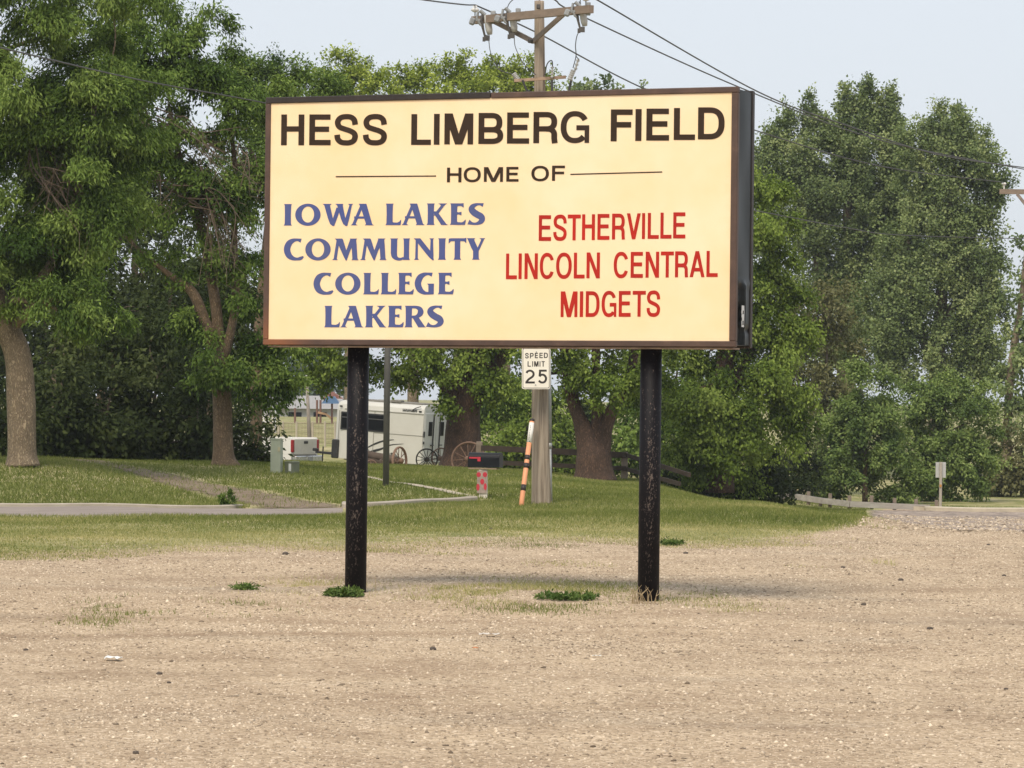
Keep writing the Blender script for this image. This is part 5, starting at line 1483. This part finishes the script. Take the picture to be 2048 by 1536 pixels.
make_tree('leafy_tree', 64, [(330, 215, 160, 110), (455, 205, 110, 75), (300, 360, 120, 90), (450, 320, 90, 70), (485, 400, 60, 90), (300, 40, 110, 75, .9), (390, 40, 60, 55, .7), (330, 110, 110, 55, .9), (410, 120, 60, 45, .8), (250, 110, 80, 70, .8), (385, 440, 70, 50, .7), (490, 560, 50, 90, .8), (440, 640, 60, 70, .7), (500, 735, 70, 60, 1.1), (440, 720, 50, 40, .9, -.5), (555, 745, 60, 48, .9), (410, 520, 60, 60, .4), (560, 680, 50, 50, .8), (400, 690, 40, 40, .6), (250, 500, 60, 50, .35)],
          [[(450, 938, 34), (447, 915, 23), (446, 880, 20), (444, 800, 19), (440, 735, 19), (425, 680, 14), (408, 640, 12), (385, 585, 10), (340, 550, 6), (290, 510, 4), (240, 460, 3), (210, 420, 2)],
           [(440, 735, 15), (437, 680, 12), (430, 600, 11), (405, 470, 9), (360, 320, 7), (338, 210, 3)], [(445, 720, 12), (462, 660, 9), (472, 590, 8), (468, 480, 7), (470, 330, 5), (450, 200, 4)], [(360, 320, 5), (280, 250, 4), (238, 190, 2)]],
          L_B, M_bark_brown, 'forked tree with flared brown trunk left of the sign', GL, seed=2, leaf=(.095, .037), cov=3.4, clump=.48, droop=.45, flat=.42, dens=3.4, jit=.045, extra_limbs=22,
          twigs=[(330, 240, 440, 330, 14, 16), (370, 370, 470, 500, 22, 22), (300, 330, 320, 460, 6, 14), (480, 300, 520, 380, 6, 10), (280, 220, 300, 290, 6, 12), (400, 400, 450, 480, 10, 16)])
make_tree('leafy_tree', 84, [(560, 200, 85, 75), (490, 160, 55, 45, .8), (570, 140, 45, 25, .8), (620, 230, 70, 80), (470, 100, 22, 28, .4), (560, 340, 110, 120, .8)],
          [[(512, 925, 13), (515, 700, 11), (540, 420, 8), (560, 220, 4)]], L_B, M_bark_brown, 'mid-green tree peeking over the upper left corner of the sign', GL, seed=3, leaf=(.10, .045), cov=4.2, clump=.5)
for i, (lob, tr, lab) in enumerate([
        ([(700, 200, 62, 70), (690, 145, 34, 34, .8), (740, 150, 28, 28, .7), (655, 165, 24, 32, .7), (700, 330, 90, 110, .7)], [(700, 930, 12), (700, 600, 10), (700, 220, 4)], 'yellow-green treetop with rounded crown above the left title words'),
        ([(820, 200, 48, 60), (795, 155, 18, 26, .8), (830, 150, 20, 26, .8), (858, 150, 16, 26, .7), (830, 330, 80, 110, .7)], [(826, 930, 12), (826, 600, 10), (826, 220, 4)], 'yellow-green treetop with three small peaks above the sign'),
        ([(920, 195, 50, 60), (905, 140, 16, 30, .8), (935, 140, 16, 32, .8), (885, 165, 20, 26, .7), (920, 330, 80, 110, .7)], [(920, 930, 12), (918, 600, 10), (918, 220, 4)], 'yellow-green treetop left of the wooden pole with two narrow peaks'),
        ([(1010, 195, 50, 60), (985, 145, 16, 32, .8), (1020, 150, 15, 30, .8), (1050, 140, 18, 30, .8), (1010, 330, 80, 110, .7), (1065, 200, 40, 45, .8)], [(1010, 930, 12), (1010, 600, 10), (1012, 220, 4)], 'yellow-green treetop directly behind the wooden utility pole')]):
    make_tree('cottonwood_tree', 122 + 3 * (i % 2), lob, [tr], L_T, M_bark_grey, lab, GC, seed=10 + i, leaf=(.12, .085), cov=5.0, clump=.55, droop=.0, up=.35, extra_limbs=8)
make_tree('cottonwood_tree', 170, [(1200, 190, 30, 32, .9), (1235, 180, 12, 16, .6), (1140, 200, 45, 30, .8), (1110, 195, 30, 26, .7), (1280, 190, 14, 18, .5), (1200, 300, 110, 100, .7)], [[(1190, 900, 9), (1195, 500, 7), (1200, 200, 3)]], L_P, M_bark_grey,
          'distant greyish treetop just right of the wooden pole', GC, seed=15, leaf=(.24, .18), cov=2.6, clump=.9, droop=0, up=.3)
make_tree('maple_tree', 92, [(820, 722, 70, 36), (700, 722, 75, 30, .9), (655, 735, 40, 36, .7), (890, 775, 36, 46, 1.0, -.5), (888, 802, 14, 22, .9, -.8), (780, 745, 50, 20, .7), (960, 730, 70, 60), (920, 600, 200, 130, .7), (740, 620, 140, 110, .7), (900, 420, 220, 170, .5), (1000, 790, 40, 50, .5)],
          [[(926, 935, 52), (926, 905, 40), (926, 850, 34), (932, 800, 30), (945, 700, 24), (940, 560, 18), (930, 400, 9)], [(925, 830, 24), (890, 760, 17), (840, 690, 12), (780, 620, 8)], [(930, 820, 22), (975, 760, 16), (1010, 690, 12), (1020, 600, 8)]],
          L_C, M_bark_red, 'big old maple with massive trunk behind the mailbox', GC, seed=4, leaf=(.105, .07), cov=3.5, clump=.6, droop=.45, flat=.55, dens=3.8, jit=.05)
make_tree('maple_tree', 84, [(1190, 720, 75, 50), (1225, 765, 44, 34, 1.1, -.6), (1110, 740, 50, 50, .7), (1290, 720, 60, 50, .8), (1190, 600, 160, 110, .8), (1200, 440, 190, 150, .5), (1215, 800, 30, 22, .8, -.7)],
          [[(1189, 962, 46), (1188, 940, 38), (1186, 910, 35), (1176, 882, 25), (1160, 840, 15), (1146, 800, 13), (1135, 740, 11), (1120, 620, 8)], [(1198, 905, 24), (1212, 850, 15), (1235, 800, 13), (1262, 740, 10), (1280, 620, 7)], [(1192, 880, 18), (1194, 830, 11), (1192, 760, 9), (1190, 600, 7)]],
          L_C, M_bark_red, 'forked maple with reddish-brown trunk right of the wooden pole', GC, seed=5, leaf=(.10, .065), cov=3.5, clump=.58, droop=.45, flat=.55, dens=3.8, jit=.05)
make_tree('maple_tree', 88, [(1500, 560, 70, 110), (1545, 480, 45, 90), (1560, 620, 55, 80), (1575, 730, 52, 80), (1500, 700, 90, 110), (1420, 780, 110, 100), (1530, 830, 80, 90), (1380, 850, 90, 80, .8), (1590, 800, 44, 60), (1460, 900, 80, 60, .7), (1545, 400, 30, 45), (1460, 450, 110, 130, .6), (1330, 740, 70, 70, .8)],
          [[(1440, 985, 30), (1442, 900, 24), (1450, 760, 20), (1460, 560, 14), (1470, 400, 8)], [(1446, 820, 16), (1500, 700, 11), (1540, 600, 7)]],
          L_C, M_bark_red, 'full bright green tree bulging out past the right side of the sign', GC, seed=6, leaf=(.10, .06), cov=4.0, clump=.62, droop=.55, flat=.6, dens=3.8, jit=.05)
make_tree('cottonwood_tree', 145, [(1590, 330, 52, 90), (1660, 365, 70, 90), (1740, 345, 62, 90), (1790, 380, 50, 100), (1690, 440, 110, 100), (1640, 520, 90, 90, .7), (1740, 540, 90, 90, .7), (1618, 232, 12, 44, 1.4), (1642, 262, 11, 34, 1.2), (1690, 225, 13, 54, 1.5), (1733, 218, 14, 56, 1.5), (1756, 240, 12, 50, 1.3), (1780, 225, 13, 48, 1.4), (1735, 270, 60, 30, .8), (1670, 290, 50, 26, .8), (1560, 280, 14, 40, 1), (1580, 255, 10, 30, 1), (1530, 350, 26, 60, .9), (1540, 440, 60, 80, .7), (1712, 240, 12, 40, 1), (1790, 260, 14, 40, 1), (1650, 660, 90, 90, .5), (1825, 430, 50, 80, .9), (1800, 520, 60, 80, .9)],
          [[(1690, 1010, 22), (1690, 800, 18), (1692, 560, 13), (1700, 350, 7), (1735, 200, 3)], [(1690, 760, 12), (1640, 560, 8), (1610, 330, 4)], [(1692, 640, 10), (1750, 460, 7), (1775, 300, 3)]],
          L_P, M_bark_grey, 'tallest cottonwood on the right with spiky upright top', GR, seed=7, leaf=(.125, .095), cov=5.6, clump=.62, droop=.0, up=1.0, flat=1.5, extra_limbs=20)
make_tree('cottonwood_tree', 140, [(1890, 310, 60, 60), (1900, 250, 36, 30, .9), (1870, 262, 16, 26, .8), (1945, 330, 46, 70), (1970, 390, 34, 60), (1900, 420, 80, 80, .9), (1850, 500, 80, 90), (1940, 500, 60, 100, .9), (1870, 620, 100, 90, .9), (1940, 640, 60, 90, .8), (1780, 640, 90, 80, .8), (1850, 730, 110, 60, .8), (1960, 560, 42, 70, .9), (1960, 680, 46, 80, .9), (1930, 760, 70, 60, .8), (1760, 740, 80, 60, .8), (1825, 330, 36, 60, .8), (1915, 235, 9, 22, 1), (1935, 260, 9, 22, .9), (1960, 300, 14, 26, .8)],
          [[(1870, 1010, 20), (1872, 820, 16), (1880, 640, 13), (1895, 430, 8), (1905, 260, 3)], [(1874, 760, 11), (1830, 620, 8), (1815, 480, 4)], [(1880, 660, 9), (1940, 540, 6), (1955, 360, 3)]],
          L_P, M_bark_grey, 'broad cottonwood with rounded dome right of the spiky one', GR, seed=8, leaf=(.125, .095), cov=5.4, clump=.62, droop=.0, up=.8, flat=1.4, extra_limbs=22)
make_tree('sparse_tree', 128, [(2042, 500, 30, 50, .4), (2050, 600, 40, 60, .5), (2030, 690, 40, 60, .6), (2060, 760, 50, 60, .7), (2010, 780, 36, 50, .7), (2100, 650, 60, 120, .5), (2030, 860, 40, 60, .8)],
          [[(2008, 1010, 10), (2014, 880, 9), (2022, 740, 8), (2040, 620, 6), (2052, 500, 3)], [(2020, 760, 6), (2058, 660, 4), (2075, 560, 2)]],
          L_P, M_bark_grey, 'thin sparse tree at the far right edge with sky showing through', GR, seed=9, leaf=(.17, .12), cov=2.4, clump=.5, droop=.3)
# bushes
make_tree('broad_bush', 108.5, [(1730, 850, 66, 90), (1715, 925, 68, 80), (1690, 960, 50, 55), (1765, 915, 46, 90), (1800, 965, 44, 44), (1735, 765, 38, 42), (1695, 850, 40, 60)], [[(1730, 1010, 6), (1730, 900, 4), (1730, 800, 2)]], L_K, M_bark_brown, 'large rounded green bush left of the small road sign', 'rounded bushes on the right', 'bush', seed=21, leaf=(.115, .065), cov=4.6, clump=.55, droop=.2, flat=.65, dens=3.6, jit=.05, leafpart='foliage')
make_tree('broad_bush', 111.5, [(1895, 850, 80, 88), (1905, 930, 80, 78), (1865, 800, 46, 46), (1925, 795, 40, 40), (1858, 935, 46, 70), (1830, 970, 40, 42), (1960, 900, 34, 80)], [[(1890, 1010, 6), (1890, 900, 4), (1890, 800, 2)]], L_K, M_bark_brown, 'large rounded green bush behind the small road sign', 'rounded bushes on the right', 'bush', seed=22, leaf=(.115, .065), cov=4.6, clump=.55, droop=.2, flat=.65, dens=3.6, jit=.05, leafpart='foliage')
make_tree('broad_bush', 118, [(2020, 930, 50, 80), (2060, 960, 60, 50), (1985, 940, 26, 60, .7)], [[(2020, 1012, 5), (2020, 900, 3)]], L_D, M_bark_brown, 'dull brushy bush at the right edge behind the pale kerb', 'rounded bushes on the right', 'bush', seed=23, leaf=(.17, .10), cov=3.4, clump=.6, leafpart='foliage')
make_tree('dry_shrub', 118, [(1630, 620, 60, 70), (1650, 720, 60, 80, .9), (1600, 780, 50, 90, .8), (1640, 830, 46, 80, .8), (1590, 650, 36, 50, .8)], [[(1640, 1005, 6), (1636, 860, 5), (1650, 760, 3.5), (1655, 680, 2)], [(1610, 1000, 4), (1600, 860, 3), (1596, 760, 2)]], L_D, M_twig, 'dull brownish tall shrub between the bright tree and the rounded bush', 'undergrowth', 'shrub', seed=24, leaf=(.15, .08), cov=3.0, clump=.6, leafpart='foliage')
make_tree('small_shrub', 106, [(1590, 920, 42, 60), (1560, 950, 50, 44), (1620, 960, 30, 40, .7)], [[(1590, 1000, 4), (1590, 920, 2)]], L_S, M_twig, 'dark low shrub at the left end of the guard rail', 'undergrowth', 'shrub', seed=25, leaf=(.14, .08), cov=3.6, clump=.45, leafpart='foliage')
for i, (px, py, rx, ry, D, m_, lab) in enumerate([
        (1050, 870, 90, 85, 104, L_C, 'pale undergrowth shrub behind the orange marker and the wooden pole'),
        (1300, 860, 80, 90, 100, L_B, 'dark undergrowth shrub between the forked maple and the right sign post'),
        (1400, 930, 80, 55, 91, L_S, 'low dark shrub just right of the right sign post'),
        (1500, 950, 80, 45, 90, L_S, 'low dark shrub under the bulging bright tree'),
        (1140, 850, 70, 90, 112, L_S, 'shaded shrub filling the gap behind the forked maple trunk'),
        (1000, 760, 80, 90, 116, L_B, 'leafy shrub high behind the massive maple trunk'),
        (1350, 760, 90, 90, 112, L_B, 'tall dense shrub under the sign beside the right post')]):
    make_tree('undergrowth_shrub', D, [(px, py, rx, ry), (px - rx * .4, py + ry * .5, rx * .6, ry * .5), (px + rx * .45, py + ry * .45, rx * .6, ry * .55)], [[(px, py + ry + 8, 4), (px, py + ry * .4, 3), (px + 5, py - ry * .3, 1.5)]], m_, M_twig, lab, 'undergrowth', 'shrub', seed=30 + i, leaf=(.15, .085), cov=3.4, clump=.5, leafpart='foliage')
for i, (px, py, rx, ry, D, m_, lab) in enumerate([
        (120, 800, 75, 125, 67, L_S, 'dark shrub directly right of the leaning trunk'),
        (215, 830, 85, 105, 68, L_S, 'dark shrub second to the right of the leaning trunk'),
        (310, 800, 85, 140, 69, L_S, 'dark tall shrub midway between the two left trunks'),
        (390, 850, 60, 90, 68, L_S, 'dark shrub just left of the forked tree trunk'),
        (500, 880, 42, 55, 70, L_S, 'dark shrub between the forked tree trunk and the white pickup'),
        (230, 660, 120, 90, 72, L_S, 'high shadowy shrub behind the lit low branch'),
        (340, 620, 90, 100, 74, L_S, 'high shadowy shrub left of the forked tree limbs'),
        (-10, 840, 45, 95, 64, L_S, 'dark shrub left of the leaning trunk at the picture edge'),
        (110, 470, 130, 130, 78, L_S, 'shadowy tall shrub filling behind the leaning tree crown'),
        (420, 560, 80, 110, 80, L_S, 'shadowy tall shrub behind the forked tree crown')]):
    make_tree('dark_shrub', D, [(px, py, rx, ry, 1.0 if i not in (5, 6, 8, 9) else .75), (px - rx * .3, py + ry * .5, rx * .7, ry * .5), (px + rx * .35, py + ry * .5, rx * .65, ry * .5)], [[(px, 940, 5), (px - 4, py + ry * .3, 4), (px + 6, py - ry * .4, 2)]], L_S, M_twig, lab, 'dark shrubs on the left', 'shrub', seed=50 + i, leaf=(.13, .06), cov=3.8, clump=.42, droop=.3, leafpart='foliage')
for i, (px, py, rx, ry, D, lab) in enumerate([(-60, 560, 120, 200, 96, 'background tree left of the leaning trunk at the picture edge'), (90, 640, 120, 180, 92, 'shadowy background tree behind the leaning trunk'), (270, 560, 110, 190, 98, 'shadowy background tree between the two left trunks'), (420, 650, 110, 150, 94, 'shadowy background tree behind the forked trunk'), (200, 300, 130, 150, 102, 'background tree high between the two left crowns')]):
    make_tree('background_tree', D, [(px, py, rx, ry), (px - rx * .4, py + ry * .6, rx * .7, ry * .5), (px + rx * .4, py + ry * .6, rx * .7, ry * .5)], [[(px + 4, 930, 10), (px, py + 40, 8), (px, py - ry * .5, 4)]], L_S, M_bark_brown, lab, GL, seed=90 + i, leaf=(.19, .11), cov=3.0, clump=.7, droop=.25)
# far hazy trees behind the ball field
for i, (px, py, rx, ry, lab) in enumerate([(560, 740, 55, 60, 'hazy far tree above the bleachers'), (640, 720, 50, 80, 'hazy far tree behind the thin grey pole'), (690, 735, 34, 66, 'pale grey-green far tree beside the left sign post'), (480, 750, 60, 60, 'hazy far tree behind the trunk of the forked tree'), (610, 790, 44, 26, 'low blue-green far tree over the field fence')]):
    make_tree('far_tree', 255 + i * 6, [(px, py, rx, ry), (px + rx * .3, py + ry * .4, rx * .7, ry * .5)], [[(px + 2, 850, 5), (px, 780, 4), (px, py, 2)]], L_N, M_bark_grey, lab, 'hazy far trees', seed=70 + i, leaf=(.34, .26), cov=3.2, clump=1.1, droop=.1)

# ------------------------------------------------------------------ weeds, stones, litter
def weed(px, D, rx, h, n, label, mat=L_W, leaf=(.034, .014), up=.35, name='weed', D_off=0.0):
    rng = np.random.default_rng(int(px * 7 + D))
    b = G(px, D); k = D / F
    t = thing(name, b, label, 'weed', 'weeds growing on the lot')
    V, L, T, C = foliage([(b + np.array([0, 0, h * .45]), (rx * k * .9, rx * k * .8, h * .45), n)], leaf, 16, .05, 0.0, rng, up, .5, .008)
    V[:, 2] = np.maximum(V[:, 2], b[2] + .004)
    np_mesh('leaves', V, L, 4, mat, t, T)
    s = MB()
    for i in range(7): e = rng.normal(0, .4, 2) * rx * k; s.tube([b, b + np.array([e[0] * .5, e[1] * .5, h * .4]), b + np.array([e[0], e[1], h * .8])], .003, 4)
    s.build('stems', mk('weed_stem', (.12, .17, .04), None, .7, bump=0), t)
weed(694, 27.6, 40, .06, 1.1, 'bright green weed clump at the foot of the left sign post')
weed(1140, 27.3, 68, .045, .8, 'wide low green weed mat between the sign posts near the right one')
weed(492, 28.4, 34, .035, .7, 'low green weed tuft on the gravel left of the left sign post')
weed(1345, 38.3, 26, .06, .7, 'dark green weed tuft by the grass edge right of the right post')
weed(470, 50.6, 30, .24, .22, 'tall yellowing weed at the corner of lawn and driveway', L_A, (.07, .022), .6)

def dry_grass(px, D, n, label):
    rng = np.random.default_rng(int(px)); b = G(px, D)
    mb = MB()
    for i in range(n):
        x = rng.normal(0, .075); h = rng.uniform(.05, .15); p = b + np.array([x, -.09 - rng.uniform(0, .05), 0]); e = rng.normal(0, .05, 2)
        mb.tube([p, p + np.array([e[0] * .4, e[1] * .2 - .01, h * .6]), p + np.array([e[0] * 1.4, -.02, h])], [.003, .0025, .001], 4)
    o = mb.build('dry_grass_tuft', mk('straw', (.45, .36, .22), (.35, .27, .16), .8, bump=0))
    props(o, label, 'grass tuft', 'dry grass at the post feet')
dry_grass(712, 28.3, 16, 'dry straw tuft against the foot of the left sign post')
dry_grass(1297, 26.9, 26, 'dry straw tuft against the foot of the right sign post')

M_clod = mk('dark_clod', (.13, .105, .085), (.08, .066, .055), .95, vscale=30, bump=.6)
stones = [(575, 1112, 9, 'flat brown clod near the grass left of the left sign post'), (1375, 1112, 6, 'dark clod right of the right sign post near the grass'), (1690, 1134, 6, 'round dark stone right of the right post'),
          (1806, 1163, 7, 'dark clod upper of the pair far right on the gravel'), (1732, 1206, 7, 'grey stone in the tyre track on the right'), (1865, 1260, 8, 'dark rounded stone on the right of the lot'),
          (985, 1060, 5, 'small black clod on the grass below the mailbox'), (2012, 1149, 6, 'dark clod by the right picture edge'), (325, 1346, 8, 'brown clod below right of the white scrap'),
          (345, 1363, 6, 'small dark clod lower of two by the white scrap'), (280, 1508, 9, 'brown clod at the bottom left of the lot'), (2018, 1375, 6, 'brown clod low at the right edge'),
          (58, 1301, 6, 'dark clod low at the left edge'), (872, 1303, 9, 'dark flattened clod left of the orange scrap'), (1980, 1085, 5, 'small dark stone near the dark asphalt'), (1397, 1108, 0, '')]
for i, (px, py, r, lab) in enumerate(stones):
    if not r: continue
    D = 1.6 * F / (py - horizon(px)); c = G(px, D); R = r * .82 * D / F
    rng = np.random.default_rng(i); n1, n2 = 10, 7; V = []
    for a in range(n2):
        th = math.pi * a / (n2 - 1)
        for b_ in range(n1):
            ph = 2 * math.pi * b_ / n1; q = 1 + rng.uniform(-.16, .16)
            V.append(c + R * q * np.array([math.sin(th) * math.cos(ph), .8 * math.sin(th) * math.sin(ph), .55 * math.cos(th) + .25]))
    m = MB(); m.add(V, [(a * n1 + b_, a * n1 + (b_ + 1) % n1, (a + 1) * n1 + (b_ + 1) % n1, (a + 1) * n1 + b_) for a in range(n2 - 1) for b_ in range(n1)])
    props(m.build('stone', M_clod, None, True), lab, 'stone', 'clods and stones on the gravel lot')

def scrap(px, py, w, l, mat, label, curl=.012, seed=0):
    D = 1.6 * F / (py - horizon(px)); c = G(px, D); k = D / F; rng = np.random.default_rng(seed)
    n = 7; V = []
    for i in range(n):
        for j in range(4):
            V.append(c + np.array([(i / (n - 1) - .5 + rng.uniform(-.06, .06)) * w * k, (j / 3 - .5 + rng.uniform(-.22, .22)) * l, .008 + abs(math.sin(i * 1.3 + j)) * curl + rng.uniform(0, curl * .6)]))
    f = [(i * 4 + j, i * 4 + j + 1, (i + 1) * 4 + j + 1, (i + 1) * 4 + j) for i in range(n - 1) for j in range(3)]
    m = MB(); m.add(V, f); o = m.build('litter_scrap', mat)
    props(o, label, 'litter', 'litter on the gravel lot')
M_paper = mk('white_paper', (.78, .79, .76), (.68, .69, .66), .7, bump=0)
scrap(232, 1320, 34, .10, M_paper, 'crumpled white paper scrap on the left of the lot', .014, 1)
scrap(985, 1277, 40, .06, mk('grey_paper', (.60, .56, .50), (.5, .46, .41), .8, bump=0), 'long pale scrap on the gravel between the posts', .012, 2)
scrap(1200, 1315, 18, .03, M_paper, 'small thin white scrap on the gravel right of centre', .006, 3)
scrap(957, 1303, 11, .05, mk('orange_paper', (.72, .30, .13), None, .7, bump=0), 'tiny orange scrap on the gravel', .008, 4)

# ------------------------------------------------------------------ summer haze
hm, hnt, hout = new_mat('pale_haze')
pv = nd(hnt, 'ShaderNodeVolumePrincipled')
setin(pv, Density=.0003, Anisotropy=.25)
pv.inputs['Color'].default_value = (.90, .95, 1.0, 1)
hnt.links.new(pv.outputs[0], hout.inputs['Volume'])
hb = MB().box((0, 480, 17), (1900, 1700, 42)).build('haze', hm)
props(hb, kind='stuff')
